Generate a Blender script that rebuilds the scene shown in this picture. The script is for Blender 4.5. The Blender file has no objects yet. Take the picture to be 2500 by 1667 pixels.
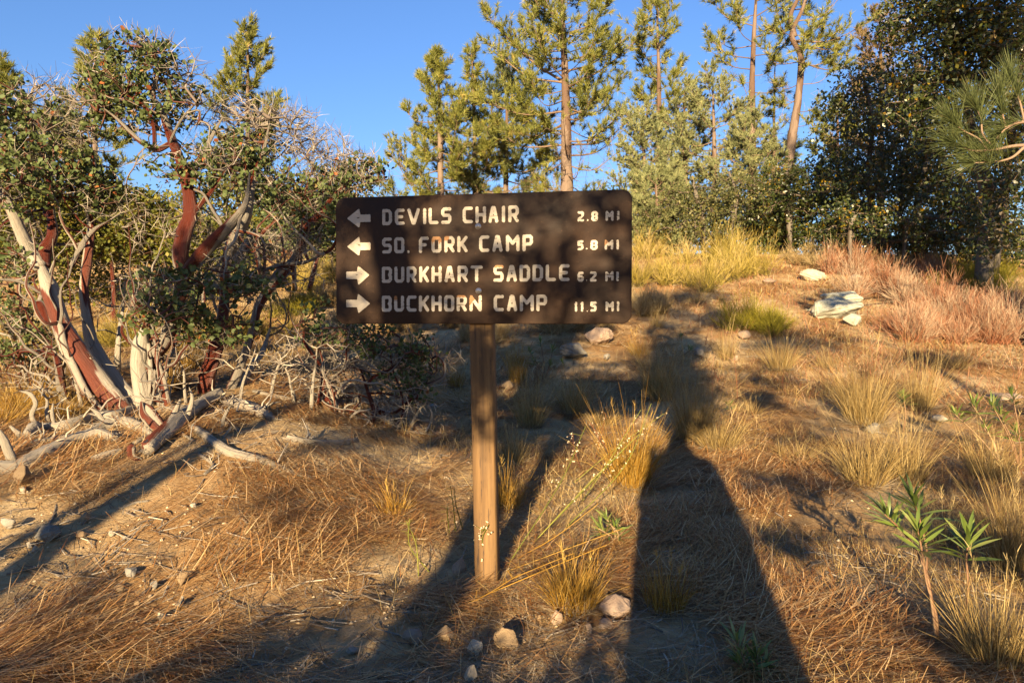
import bpy, bmesh, math, random
import numpy as np
from mathutils import Vector, Matrix
SC = bpy.context.scene
COL = SC.collection
rng = np.random.default_rng(11)
random.seed(5)
R = math.radians

# ---------------------------------------------------------------- camera, sky, sun, exposure
CAM = np.array([0.0, 0.0, 1.0]); PITCH = R(1.48); F = 2500 * 24 / 36.0
cam_d = bpy.data.cameras.new('camera'); cam = bpy.data.objects.new('camera', cam_d); COL.objects.link(cam)
cam.location = CAM; cam.rotation_euler = (R(90) - PITCH, 0, 0)
cam_d.lens = 24; cam_d.sensor_width = 36; cam_d.clip_start = 0.02; cam_d.clip_end = 3000
SC.camera = cam
SUN_EL, SUN_AZ = R(14.0), R(11.5)     # the sun stands behind the camera, a little to its left
SDIR = np.array([-math.sin(SUN_AZ) * math.cos(SUN_EL), -math.cos(SUN_AZ) * math.cos(SUN_EL), math.sin(SUN_EL)])
world = bpy.data.worlds.new('World'); SC.world = world; world.use_nodes = True
wn = world.node_tree.nodes; wl = world.node_tree.links
bg = wn['Background']; sky = wn.new('ShaderNodeTexSky'); sky.sky_type = 'NISHITA'; sky.sun_disc = False
sky.sun_elevation = SUN_EL; sky.sun_rotation = math.atan2(SDIR[0], SDIR[1])
sky.altitude = 1600; sky.air_density = 1.7; sky.dust_density = 0.0; sky.ozone_density = 6.5
tint = wn.new('ShaderNodeMix'); tint.data_type = 'RGBA'; tint.blend_type = 'MULTIPLY'; tint.inputs[0].default_value = 1.0; tint.inputs[7].default_value = (1.04, .93, 1.06, 1)
wl.new(sky.outputs[0], tint.inputs[6]); wl.new(tint.outputs[2], bg.inputs[0]); bg.inputs[1].default_value = 0.055
sun_d = bpy.data.lights.new('sun', 'SUN'); sun = bpy.data.objects.new('sun', sun_d); COL.objects.link(sun)
sun_d.energy = 5.0; sun_d.angle = R(0.55); sun_d.color = (1.0, 0.76, 0.45)
sun.rotation_euler = Vector(SDIR).to_track_quat('Z', 'Y').to_euler()
SC.view_settings.view_transform = 'Standard'; SC.view_settings.look = 'None'
SC.view_settings.exposure = 1.95; SC.view_settings.gamma = 1.0
SC.view_settings.use_curve_mapping = False
SC.cycles.max_bounces = 6; SC.cycles.transparent_max_bounces = 6

# ---------------------------------------------------------------- terrain
HY = np.array([-400, -60, -4, 2.3, 4, 6, 8, 10, 13, 16, 20, 30, 60, 120, 500.])
HZ = np.array([-20, -4, -.12, 0, .12, .36, .76, 1.24, 2.0, 2.62, 3.0, 2.9, 1.2, -6, -45.])
from bisect import bisect
def smooth01(x): x = np.clip(x, 0, 1); return x * x * (3 - 2 * x)
_ph = np.random.default_rng(3).uniform(0, 6.28, (40, 2)); _dr = np.random.default_rng(4).normal(size=(40, 2))
_dr /= np.linalg.norm(_dr, axis=1)[:, None]
def vnoise(x, y, scale, k0=0, n=8):
    s = 0
    for k in range(n):
        a, b = _dr[(k0 + k) % 40]; p, q = _ph[(k0 + k) % 40]
        s = s + np.sin((a * x + b * y) * scale * (1 + .23 * k) + p + 1.3 * np.sin((b * x - a * y) * scale * .7 + q))
    return s / n
_gy = np.linspace(-400, 500, 9001); _gz = np.interp(_gy, HY, HZ)
_k = np.hanning(15); _k /= _k.sum(); _gz = np.convolve(np.pad(_gz, 7, mode='edge'), _k, 'valid')
def H(x, y):
    x = np.asarray(x, float); y = np.asarray(y, float)
    z = np.interp(y, _gy, _gz)
    bank = .30 * smooth01((y - 1.9) / 2.0) * smooth01((-x - .35) / 1.1) * (1 - smooth01((y - 5) / 4))
    z = z + bank
    z = z + .9 * smooth01((-x - 3) / 6) * smooth01((y - 9) / 8)
    near = 1 - smooth01((y - 25) / 30)
    z = z - .030 * np.exp(-((x + .1) ** 2 + (y - 2.6) ** 2) / .35)
    z = z + near * (.035 * vnoise(x, y, 1.9) + .020 * vnoise(x, y, 5.1, 7) + .010 * vnoise(x, y, 13, 14) * (1 - smooth01((y - 8) / 8)))
    z = z + (1 - near) * 1.5 * vnoise(x, y, .03, 3)
    return z
def Hs(x, y): return float(H(x, y))
def ray(u, v):
    x = (u - 1250) / F; t = (833.5 - v) / F
    c, s = math.cos(PITCH), math.sin(PITCH)
    return np.array([x, c + t * s, -s + t * c])
def P(u, v, d):
    r = ray(u, v); return CAM + r * (d / r[1])
def G(u, v, far=17.5):
    r = ray(u, v); t = 1.2
    while t < 60:
        p = CAM + r * t
        if p[2] < Hs(p[0], p[1]) or p[1] > far: break
        t += .02 + t * .002
    p[2] = Hs(p[0], p[1]); return p

# ---------------------------------------------------------------- scene graph helpers
def tag(o, label=None, cat=None, group=None, kind=None):
    if label: o['label'] = label
    if cat: o['category'] = cat
    if group: o['group'] = group
    if kind: o['kind'] = kind
    return o
def empty(name, loc, label, cat, group=None, rz=0):
    o = bpy.data.objects.new(name, None); COL.objects.link(o); o.location = [float(v) for v in loc]
    o.rotation_euler = (0, 0, rz); o.empty_display_size = .1
    return tag(o, label, cat, group)
def link(name, me, m, parent=None, kind=None, loc=None):
    if m is not None and not me.materials: me.materials.append(m)
    o = bpy.data.objects.new(name, me); COL.objects.link(o)
    if parent is not None: o.parent = parent
    if loc is not None: o.location = [float(v) for v in loc]
    if kind: o['kind'] = kind
    return o
class MB:
    """collects vertices, faces and one per-vertex number 'var'"""
    def __init__(s): s.v = []; s.b = []; s.f3 = []; s.f4 = []; s.a = []; s.n = 0
    def add(s, v, f, a=0.0, b=None):
        v = np.asarray(v, float).reshape(-1, 3); f = np.asarray(f, int)
        s.v.append(v); a = np.broadcast_to(np.asarray(a, float), (len(v),)); s.a.append(a); s.b.append(np.zeros((len(v), 3)) if b is None else np.asarray(b, float)); s.hasb = getattr(s, 'hasb', False) or b is not None
        if len(f): (s.f3 if f.shape[1] == 3 else s.f4).append(f + s.n)
        s.n += len(v)
    def mesh(s, name, origin=(0, 0, 0), smooth=False):
        me = bpy.data.meshes.new(name)
        v = np.concatenate(s.v) - np.asarray(origin, float)
        f3 = np.concatenate(s.f3) if s.f3 else np.zeros((0, 3), int); f4 = np.concatenate(s.f4) if s.f4 else np.zeros((0, 4), int)
        me.vertices.add(len(v)); me.vertices.foreach_set('co', v.ravel().astype(np.float32))
        me.loops.add(len(f3) * 3 + len(f4) * 4)
        me.loops.foreach_set('vertex_index', np.concatenate([f3.ravel(), f4.ravel()]).astype(np.int32))
        me.polygons.add(len(f3) + len(f4))
        st = np.concatenate([np.arange(len(f3)) * 3, len(f3) * 3 + np.arange(len(f4)) * 4]).astype(np.int32)
        me.polygons.foreach_set('loop_start', st)
        at = me.attributes.new('var', 'FLOAT', 'POINT'); at.data.foreach_set('value', np.concatenate(s.a).astype(np.float32))
        if getattr(s, 'hasb', False):
            at = me.attributes.new('suv', 'FLOAT_VECTOR', 'POINT'); at.data.foreach_set('vector', np.concatenate(s.b).ravel().astype(np.float32))
        me.update(calc_edges=True); me.validate()
        if smooth: me.polygons.foreach_set('use_smooth', np.ones(len(me.polygons), bool))
        return me
    def obj(s, name, m, parent=None, kind=None, smooth=False):
        o = link(name, s.mesh(name, smooth=smooth), m, None, kind)
        if parent is not None:
            off = np.array(parent.location); me = o.data
            co = np.zeros(len(me.vertices) * 3, np.float32); me.vertices.foreach_get('co', co)
            co = co.reshape(-1, 3) - off.astype(np.float32)
            me.vertices.foreach_set('co', co.ravel()); me.update(); o.parent = parent
        return o
def unit(a): a = np.asarray(a, float); return a / (np.linalg.norm(a, axis=-1, keepdims=True) + 1e-12)
def ribbons(mb, p, d, L, w, bend=None, nseg=2, tip=.15, var=None, wdir=None):
    """thin tapering blades: p start, d direction, L length, w width, bend = sideways sweep at the tip"""
    n = len(p); d = unit(d); L = np.broadcast_to(L, (n,)); w = np.broadcast_to(w, (n,))
    if bend is None: bend = np.zeros((n, 3))
    if wdir is None: wdir = rng.normal(size=(n, 3))
    W = unit(np.cross(d, wdir)); ts = np.linspace(0, 1, nseg + 1)
    c = p[:, None] + d[:, None] * L[:, None, None] * ts[None, :, None] + bend[:, None] * (ts ** 2)[None, :, None]
    ww = (w[:, None] * (1 - (1 - tip) * ts ** 1.5)[None])[..., None] * W[:, None] * .5
    v = np.stack([c - ww, c + ww], 2).reshape(-1, 3)
    b = (np.arange(n) * (nseg + 1) * 2)[:, None] + (np.arange(nseg) * 2)[None]; b = b.ravel()
    f = np.stack([b, b + 1, b + 3, b + 2], 1)
    a = rng.random(n) if var is None else np.broadcast_to(var, (n,))
    mb.add(v, f, np.repeat(a, (nseg + 1) * 2)); return c[:, -1]
def spikes(mb, p, d, L, w, var=None):
    n = len(p); d = unit(d); W = unit(np.cross(d, rng.normal(size=(n, 3)))) * np.broadcast_to(w, (n,))[:, None] * .5
    v = np.stack([p - W, p + W, p + d * np.broadcast_to(L, (n,))[:, None]], 1).reshape(-1, 3)
    a = rng.random(n) if var is None else np.broadcast_to(var, (n,))
    mb.add(v, np.arange(3 * n).reshape(-1, 3), np.repeat(a, 3))
def leaves(mb, p, d, nrm, L, w, var=None, fold=.18, lo=False):
    """oval leaves of four triangles, folded along the midrib"""
    n = len(p); d = unit(d); s = unit(np.cross(d, nrm)); u = np.cross(s, d)
    L = np.broadcast_to(L, (n,))[:, None]; w = np.broadcast_to(w, (n,))[:, None]
    up = u * w * fold
    if lo:
        v = np.stack([p, p + d * L * .5 + s * w * .5, p + d * L, p + d * L * .5 - s * w * .5], 1).reshape(-1, 3); a = rng.random(n) if var is None else np.broadcast_to(var, (n,))
        mb.add(v, (np.arange(n) * 4)[:, None] + np.array([[0, 1, 2, 3]]), np.repeat(a, 4)); return
    v = np.stack([p, p + d * L * .28 + s * w * .46 + up, p + d * L * .72 + s * w * .44 + up, p + d * L,
                  p + d * L * .72 - s * w * .44 + up, p + d * L * .28 - s * w * .46 + up], 1).reshape(-1, 3)
    b = (np.arange(n) * 6)[:, None]
    f = np.concatenate([b + np.array([[0, 1, 2, 3]]), b + np.array([[0, 3, 4, 5]])])
    a = rng.random(n) if var is None else np.broadcast_to(var, (n,))
    mb.add(v, f, np.repeat(a, 6))
def tubes(mb, p0, p1, r0, r1, k=3, var=0.0):
    n = len(p0); d = unit(p1 - p0); a = unit(np.cross(d, np.where(np.abs(d[:, 2:3]) > .8, [[1., 0, 0]], [[0, 0, 1.]]))); b = np.cross(d, a)
    th = np.arange(k) * 2 * np.pi / k
    ring = a[:, None] * np.cos(th)[None, :, None] + b[:, None] * np.sin(th)[None, :, None]
    v = np.concatenate([p0[:, None] + ring * r0[:, None, None], p1[:, None] + ring * r1[:, None, None]], 1).reshape(-1, 3)
    i = np.arange(k); j = (i + 1) % k
    f = (np.arange(n) * 2 * k)[:, None, None] + np.stack([i, j, j + k, i + k], 1)[None]
    mb.add(v, f.reshape(-1, 4), np.repeat(np.broadcast_to(var, (n,)), 2 * k))
def catmull(pts, per=5):
    pts = np.asarray(pts, float); q = np.vstack([2 * pts[0] - pts[1], pts, 2 * pts[-1] - pts[-2]]); out = []
    for i in range(1, len(q) - 2):
        for t in np.arange(per) / per:
            out.append(.5 * (2 * q[i] + (q[i + 1] - q[i - 1]) * t + (2 * q[i - 1] - 5 * q[i] + 4 * q[i + 1] - q[i + 2]) * t * t + (3 * q[i] - q[i - 1] - 3 * q[i + 1] + q[i + 2]) * t ** 3))
    out.append(pts[-1]); return np.array(out)
def sweep(mb, pts, rad, k=10, lump=.12, seed=0, caps=True, flat=1.0, groove=0.0, twist=0.0, rough_=.02):
    """a bark-covered limb: lumpy, grooved ring sections along a curve"""
    pts = np.asarray(pts, float); n = len(pts); rg = np.random.default_rng(seed + 77)
    d = unit(np.gradient(pts, axis=0)); a = unit(np.cross(d[0], [0.3, 1, .1])); A = []
    for i in range(n):
        a = unit(a - d[i] * np.dot(a, d[i])); A.append(a)
    A = np.array(A); B = np.cross(d, A)
    th = np.arange(k) * 2 * np.pi / k; s = np.concatenate([[0], np.cumsum(np.linalg.norm(np.diff(pts, axis=0), axis=1))])
    ph = rg.uniform(0, 6.28, 6); rr = np.asarray(rad)[:, None] * np.ones(k)[None]
    thx = th[None] + twist * s[:, None]; rr = rr * (1 + rg.normal(size=rr.shape) * rough_)
    rr = rr * (1 + lump * (np.sin(2 * thx + ph[0] + 3 * s[:, None]) + .6 * np.sin(3 * thx + ph[1] - 5 * s[:, None]) + .5 * np.sin(11 * s[:, None] + ph[2] + th[None])))
    if groove: rr = rr * (1 - groove * np.abs(np.sin(4.5 * thx + ph[3])) ** 3)
    v = pts[:, None] + A[:, None] * (np.cos(th)[None] * rr)[..., None] + B[:, None] * (np.sin(th)[None] * rr * flat)[..., None]
    var = .5 + .5 * np.sin(thx + ph[4] + 1.5 * s[:, None] + .8 * np.sin(6 * s[:, None] + ph[5]))
    i = np.arange(k); j = (i + 1) % k
    f = (np.arange(n - 1) * k)[:, None, None] + np.stack([i, j, j + k, i + k], 1)[None]
    f = f.reshape(-1, 4)
    vv = np.concatenate([v.reshape(-1, 3), pts[[0, -1]] + [-d[0] * rad[0] * .3, d[-1] * rad[-1] * .5]]); va = np.concatenate([var.ravel(), [.5, .9]])
    base = mb.n; o_ = seed * 3.7
    sb_ = np.stack([np.cos(thx) + o_, np.sin(thx) + o_, np.repeat(s[:, None] * 3, k, 1)], 2).reshape(-1, 3); sb_ = np.concatenate([sb_, [[o_, o_, 0], [o_, o_, s[-1] * 3]]])
    mb.add(vv, f, va, sb_)
    if caps:
        N = n * k; c = np.concatenate([np.stack([np.full(k, N), j, i], 1), np.stack([np.full(k, N + 1), i + (n - 1) * k, j + (n - 1) * k], 1)])
        mb.f3.append(c + base)
    return mb
def grow(skel, att, step=.09, jit=.25, pen=.3, seed=0, plen0=None):
    """links every attractor to the nearest wood: gives nodes, parents and how much each node carries"""
    rg = np.random.default_rng(seed + 5)
    M = len(skel); cap = M + int(len(att) * 14) + 50
    X = np.zeros((cap, 3)); par = -np.ones(cap, int); pl = np.zeros(cap); X[:M] = skel
    if plen0 is not None: pl[:M] = plen0
    n = M; ends = []
    d0 = np.min(np.linalg.norm(att[:, None] - skel[None], axis=2), axis=1) if M < 400 else np.array([np.min(np.linalg.norm(skel - a, axis=1)) for a in att])
    for ai in np.argsort(d0 + rg.random(len(att)) * .1):
        a = att[ai]; dist = np.linalg.norm(X[:n] - a, axis=1); j = int(np.argmin(dist + pen * pl[:n])); L = dist[j]
        m = max(1, int(L / step)); base = X[j].copy(); prev = j; off = np.zeros(3)
        sag = rg.normal(size=3) * L * .10
        for t in range(1, m + 1):
            if n >= cap: break
            q = t / m; off = rg.normal(size=3) * step * jit * (0 if t == m else 1)
            X[n] = base + (a - base) * q + off + sag * math.sin(math.pi * q); par[n] = prev
            pl[n] = pl[prev] + np.linalg.norm(X[n] - X[prev]); prev = n; n += 1
        ends.append(prev)
    cnt = np.zeros(n); cnt[ends] += 1
    for i in range(n - 1, M - 1, -1):
        cnt[par[i]] += cnt[i]
    return X[:n], par[:n], cnt, np.array(ends), M
def twigs(mb, X, par, cnt, M, rt, expo=.45, rmax=.05, k=3, kbig=6, var=None, thr=.012):
    idx = np.arange(M, len(X)); r = np.minimum(rt * cnt ** expo, rmax); p = par[idx]
    rp = np.where(p < M, r[idx] * 1.15, np.minimum(r[p], r[idx] * 1.4)); va = rng.random(len(idx)) if var is None else var
    va = np.asarray(np.broadcast_to(va, (len(idx),)))
    big = r[idx] > thr
    for sel, kk in ((~big, k), (big, kbig)):
        if sel.any(): tubes(mb, X[p[sel]], X[idx[sel]], rp[sel], r[idx[sel]], kk, va[sel])
def blob_points(blobs, spacing):
    out = []
    for (c, rx, ry, rz, dens) in blobs:
        vol = 4.19 * rx * ry * rz; n = max(6, int(vol / spacing ** 3 * dens * .35))
        q = rng.normal(size=(n, 3)); q = unit(q) * (rng.random((n, 1)) ** .45)
        out.append(np.asarray(c) + q * [rx, ry, rz])
    return np.concatenate(out)
def pblob(u, v, d, ru, rv, rd, dens=1.0):
    return (P(u, v, d), ru * d / F, rd, rv * d / F, dens)

# ---------------------------------------------------------------- materials
def mat(name):
    m = bpy.data.materials.new(name); m.use_nodes = True; nt = m.node_tree
    return m, nt.nodes, nt.links, nt.nodes['Principled BSDF']
def ramp(N, stops):
    r = N.new('ShaderNodeValToRGB'); e = r.color_ramp.elements
    while len(e) > 1: e.remove(e[0])
    e[0].position = stops[0][0]; e[0].color = (*stops[0][1], 1)
    for p, c in stops[1:]:
        x = e.new(p); x.color = (*c, 1)
    return r
def varmat(name, stops, rough=.6, trans=0.0, noise=0.0, nscale=8.0, spec=.3, objrand=0.0):
    m, N, L, b = mat(name); at = N.new('ShaderNodeAttribute'); at.attribute_name = 'var'; r = ramp(N, stops)
    src = at.outputs['Fac']
    if noise:
        tc = N.new('ShaderNodeTexCoord'); nz = N.new('ShaderNodeTexNoise'); nz.inputs['Scale'].default_value = nscale; nz.inputs['Detail'].default_value = 3
        L.new(tc.outputs['Object'], nz.inputs['Vector'])
        ma = N.new('ShaderNodeMath'); ma.operation = 'MULTIPLY_ADD'; L.new(nz.outputs['Fac'], ma.inputs[0]); ma.inputs[1].default_value = noise * 2
        sb = N.new('ShaderNodeMath'); sb.operation = 'SUBTRACT'; L.new(src, sb.inputs[0]); sb.inputs[1].default_value = noise; L.new(sb.outputs[0], ma.inputs[2]); src = ma.outputs[0]
    L.new(src, r.inputs[0]); L.new(r.outputs[0], b.inputs['Base Color']); b.inputs['Roughness'].default_value = rough
    b.inputs['Specular IOR Level'].default_value = spec
    if trans:
        t = N.new('ShaderNodeBsdfTranslucent'); mx = N.new('ShaderNodeMixShader'); mx.inputs[0].default_value = trans
        L.new(r.outputs[0], t.inputs[0]); L.new(b.outputs[0], mx.inputs[1]); L.new(t.outputs[0], mx.inputs[2])
        L.new(mx.outputs[0], N['Material Output'].inputs[0])
    return m
def bump(N, L, b, h, strength, dist):
    bp = N.new('ShaderNodeBump'); bp.inputs['Strength'].default_value = strength; bp.inputs['Distance'].default_value = dist
    L.new(h, bp.inputs['Height']); L.new(bp.outputs[0], b.inputs['Normal']); return bp
def noise(N, L, vec, scale, detail=5, rough=.6, mapscale=None):
    nz = N.new('ShaderNodeTexNoise'); nz.inputs['Scale'].default_value = scale; nz.inputs['Detail'].default_value = detail; nz.inputs['Roughness'].default_value = rough
    if mapscale:
        mp = N.new('ShaderNodeMapping'); mp.inputs['Scale'].default_value = mapscale; L.new(vec, mp.inputs['Vector']); vec = mp.outputs[0]
    L.new(vec, nz.inputs['Vector']); return nz
def mixc(N, L, fac, a, b, mode='MIX'):
    m = N.new('ShaderNodeMix'); m.data_type = 'RGBA'; m.blend_type = mode
    if isinstance(fac, (int, float)): m.inputs[0].default_value = fac
    else: L.new(fac, m.inputs[0])
    for s, x in ((6, a), (7, b)):
        if isinstance(x, tuple): m.inputs[s].default_value = (*x, 1)
        else: L.new(x, m.inputs[s])
    return m.outputs[2]

# ground
MG, N, L, b = mat('sandy_ground'); tc = N.new('ShaderNodeTexCoord'); V = tc.outputs['Object']
n1 = noise(N, L, V, 1.1, 6); n2 = noise(N, L, V, 9, 8, .7); n3 = noise(N, L, V, 70, 6, .8); n4 = noise(N, L, V, 300, 3, .8)
r1 = ramp(N, [(.30, (.36, .25, .14)), (.5, (.58, .44, .265)), (.72, (.70, .56, .37))]); L.new(n2.outputs['Fac'], r1.inputs[0])
r2 = ramp(N, [(.40, (.30, .17, .08)), (.6, (.50, .34, .19))]); L.new(n3.outputs['Fac'], r2.inputs[0])
r0 = ramp(N, [(.44, (0, 0, 0)), (.58, (1, 1, 1))]); L.new(n1.outputs['Fac'], r0.inputs[0])
c = mixc(N, L, r0.outputs[0], r1.outputs[0], r2.outputs[0])
rs = ramp(N, [(.62, (0, 0, 0)), (.70, (1, 1, 1))]); L.new(n4.outputs['Fac'], rs.inputs[0])
c = mixc(N, L, rs.outputs[0], c, (.50, .40, .27)); rd = ramp(N, [(.30, (1, 1, 1)), (.40, (0, 0, 0))]); L.new(n3.outputs['Fac'], rd.inputs[0])
c = mixc(N, L, rd.outputs[0], c, (.12, .075, .04)); L.new(c, b.inputs['Base Color']); b.inputs['Roughness'].default_value = 1.0; b.inputs['Specular IOR Level'].default_value = .0
ad = N.new('ShaderNodeMath'); ad.operation = 'MULTIPLY_ADD'; L.new(n4.outputs['Fac'], ad.inputs[0]); ad.inputs[1].default_value = .3; L.new(n3.outputs['Fac'], ad.inputs[2])
bump(N, L, b, ad.outputs[0], .7, .03)

def barkmat(name, red, grey, scale=9.0, thr=.5, bark2=None, rough=.55):
    m, N, L, b = mat(name); tc = N.new('ShaderNodeTexCoord'); V = tc.outputs['Object']; at = N.new('ShaderNodeAttribute'); at.attribute_name = 'var'
    su = N.new('ShaderNodeAttribute'); su.attribute_name = 'suv'; nz = noise(N, L, su.outputs['Vector'], 1.1, 5, .65, (1, 1, .5)); fine = noise(N, L, su.outputs['Vector'], 6.5, 8, .75, (1, 1, .22))
    ad = N.new('ShaderNodeMath'); ad.operation = 'MULTIPLY_ADD'; L.new(nz.outputs['Fac'], ad.inputs[0]); ad.inputs[1].default_value = 1.0
    m2 = N.new('ShaderNodeMath'); m2.operation = 'MULTIPLY'; L.new(at.outputs['Fac'], m2.inputs[0]); m2.inputs[1].default_value = .8; L.new(m2.outputs[0], ad.inputs[2])
    k = ramp(N, [(thr - .02, (0, 0, 0)), (thr + .02, (1, 1, 1))]); hv = N.new('ShaderNodeMath'); hv.operation = 'MULTIPLY'; hv.inputs[1].default_value = .55; L.new(ad.outputs[0], hv.inputs[0]); L.new(hv.outputs[0], k.inputs[0])
    rr = ramp(N, [(.3, tuple(x * .55 for x in red)), (.6, red), (.8, tuple(min(1, x * 1.4) for x in red))]); L.new(fine.outputs['Fac'], rr.inputs[0])
    rg = ramp(N, [(.28, tuple(x * .35 for x in grey)), (.45, tuple(x * .8 for x in grey)), (.75, tuple(min(1, x * 1.2) for x in grey))]); L.new(fine.outputs['Fac'], rg.inputs[0])
    L.new(mixc(N, L, k.outputs[0], rr.outputs[0], rg.outputs[0]), b.inputs['Base Color']); b.inputs['Roughness'].default_value = rough
    b.inputs['Specular IOR Level'].default_value = .3
    bump(N, L, b, fine.outputs['Fac'], .8, .02); return m
M_MANZ = barkmat('manzanita_bark', (.125, .027, .014), (.32, .285, .235), 9, .50, rough=.42)
M_MANZ_G = barkmat('manzanita_dead_wood', (.13, .04, .025), (.37, .33, .27), 9, .37)
M_LOG = barkmat('weathered_wood', (.22, .14, .09), (.36, .32, .26), 7, .18)
M_PINEB = barkmat('pine_bark', (.19, .125, .09), (.28, .21, .165), 5, .5, rough=.9)
M_DARKB = barkmat('oak_bark', (.10, .075, .05), (.22, .19, .155), 6, .5, rough=.9)
M_TWIG = varmat('manzanita_twigs', [(0, (.12, .040, .025)), (.35, (.15, .065, .045)), (.6, (.17, .13, .105)), (1, (.36, .32, .27))], .7)
M_DTWIG = varmat('dead_twigs', [(0, (.10, .08, .065)), (.6, (.20, .17, .14)), (1, (.40, .36, .29))], .8)
M_PTWIG = varmat('pine_twigs', [(0, (.14, .09, .06)), (1, (.36, .26, .19))], .9)
M_OTWIG = varmat('oak_twigs', [(0, (.08, .06, .045)), (1, (.24, .19, .15))], .9)
M_MLEAF = varmat('manzanita_leaves', [(0, (.06, .085, .03)), (.4, (.12, .155, .06)), (.75, (.17, .21, .09)), (.95, (.25, .27, .12)), (1, (.40, .15, .07))], .6, .18, .08, 4, .2)
M_YLEAF = varmat('yellow_green_leaves', [(0, (.07, .085, .02)), (.5, (.16, .17, .035)), (1, (.33, .28, .06))], .6, .25, .1, 2)
M_NEED = varmat('pine_needles', [(0, (.10, .115, .035)), (.35, (.20, .22, .065)), (.8, (.36, .355, .10)), (1, (.50, .38, .15))], .5, .3, .12, 1.2, .3)
M_NEED_B = varmat('pine_needles_grey_green', [(0, (.075, .105, .045)), (.5, (.18, .21, .085)), (1, (.32, .32, .13))], .5, .3, .1, 1.2, .3)
M_PINY = varmat('grey_pine_needles', [(0, (.12, .14, .065)), (.5, (.26, .28, .14)), (1, (.42, .41, .20))], .6, .3, .12, 1.5, .2)
M_OLEAF = varmat('oak_leaves', [(0, (.030, .045, .014)), (.5, (.065, .085, .026)), (.85, (.12, .13, .035)), (1, (.32, .20, .03))], .4, .15, .15, 1.0, .5)
M_STRAW = varmat('dry_grass', [(0, (.20, .125, .045)), (.5, (.40, .29, .125)), (1, (.58, .46, .24))], .6, .25)
M_GOLD = varmat('golden_grass', [(0, (.22, .115, .025)), (.5, (.42, .25, .065)), (1, (.56, .40, .15))], .6, .25)
M_LITTER = varmat('fallen_pine_needles', [(0, (.17, .075, .032)), (.4, (.36, .18, .075)), (.7, (.52, .32, .145)), (1, (.72, .54, .32))], .6, .05)
M_LITTER_G = varmat('grey_litter', [(0, (.16, .12, .08)), (1, (.42, .35, .25))], .8)
M_RABB = varmat('rabbitbrush_stems', [(0, (.12, .105, .035)), (.35, (.25, .205, .055)), (.7, (.46, .36, .095)), (1, (.62, .48, .24))], .7, .25, .12, 2)
M_RABG = varmat('green_rabbitbrush_stems', [(0, (.09, .085, .02)), (.5, (.24, .22, .035)), (1, (.42, .36, .07))], .7, .25, .12, 2)
M_BUCK = varmat('buckwheat_stems', [(0, (.17, .065, .04)), (.35, (.38, .155, .09)), (.7, (.52, .29, .18)), (1, (.62, .49, .35))], .8, .2, .12, 2)
M_DRYB = varmat('dry_brush_stems', [(0, (.20, .13, .06)), (.5, (.38, .27, .13)), (1, (.54, .43, .25))], .8, .2, .1, 2)
M_LEAFY = varmat('long_green_leaves', [(0, (.10, .15, .035)), (.6, (.21, .28, .075)), (1, (.36, .38, .14))], .36, .2, .1, 12, .6)
M_STEMG = varmat('green_stems', [(0, (.13, .15, .03)), (1, (.36, .36, .09))], .6, .2)
M_STEM = varmat('woody_stems', [(0, (.22, .12, .07)), (1, (.40, .29, .19))], .7)
def stonemat(name, c0, c1, speck=None):
    m, N, L, b = mat(name); tc = N.new('ShaderNodeTexCoord'); V = tc.outputs['Object']; oi = N.new('ShaderNodeObjectInfo')
    n1 = noise(N, L, V, 14, 6, .65); n2 = noise(N, L, V, 130, 4, .8)
    r = ramp(N, [(.3, c0), (.7, c1)]); L.new(n1.outputs['Fac'], r.inputs[0]); k = ramp(N, [(.58, (0, 0, 0)), (.66, (1, 1, 1))]); L.new(n2.outputs['Fac'], k.inputs[0])
    c = mixc(N, L, k.outputs[0], r.outputs[0], tuple(x * .55 for x in c0) if speck is None else speck)
    hs = N.new('ShaderNodeHueSaturation'); ml = N.new('ShaderNodeMath'); ml.operation = 'MULTIPLY_ADD'; L.new(oi.outputs['Random'], ml.inputs[0]); ml.inputs[1].default_value = .5; ml.inputs[2].default_value = .75
    L.new(ml.outputs[0], hs.inputs['Value']); L.new(c, hs.inputs['Color']); L.new(hs.outputs[0], b.inputs['Base Color'])
    b.inputs['Roughness'].default_value = .9; bump(N, L, b, n1.outputs['Fac'], .6, .02); return m
M_ST_P = stonemat('pale_pink_granite', (.30, .215, .16), (.44, .34, .26))
M_ST_G = stonemat('grey_stone', (.22, .205, .17), (.36, .33, .28))
M_ST_W = stonemat('pale_quartz', (.38, .33, .25), (.52, .46, .36))
M_ST_L = stonemat('lichen_granite', (.22, .23, .18), (.42, .41, .34), (.14, .14, .12))
M_ST_T = stonemat('tan_stone', (.25, .175, .10), (.37, .27, .17))
M_GRAV = varmat('gravel', [(0, (.20, .14, .09)), (.6, (.40, .31, .20)), (1, (.62, .53, .39))], .95)

# ---------------------------------------------------------------- ground sheet
def axis(spans):
    a = [spans[0][0]]
    for lo, hi, st in spans: a += list(np.arange(a[-1] + st, hi + st * .5, st))
    return np.array(a)
gx = axis([(-500, -60, 40), (-60, -12, 3), (-12, -5, .25), (-5, 5, .038), (5, 12, .25), (12, 60, 3), (60, 500, 40)])
gy = axis([(-400, -20, 30), (-20, 0, 1.5), (0, 1.5, .15), (1.5, 7, .034), (7, 13, .09), (13, 26, .4), (26, 80, 4), (80, 500, 35)])
X, Y = np.meshgrid(gx, gy); Z = H(X, Y)
fine_ = ((np.abs(X) < 5.2) & (Y > 1.3) & (Y < 8))
Z = Z + fine_ * (.006 * vnoise(X, Y, 31, 5, 10) + .004 * vnoise(X, Y, 67, 18, 10) + .007 * np.maximum(0, vnoise(X, Y, 21, 25, 6)))
nx, ny = len(gx), len(gy); idx = np.arange(nx * ny).reshape(ny, nx)
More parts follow.
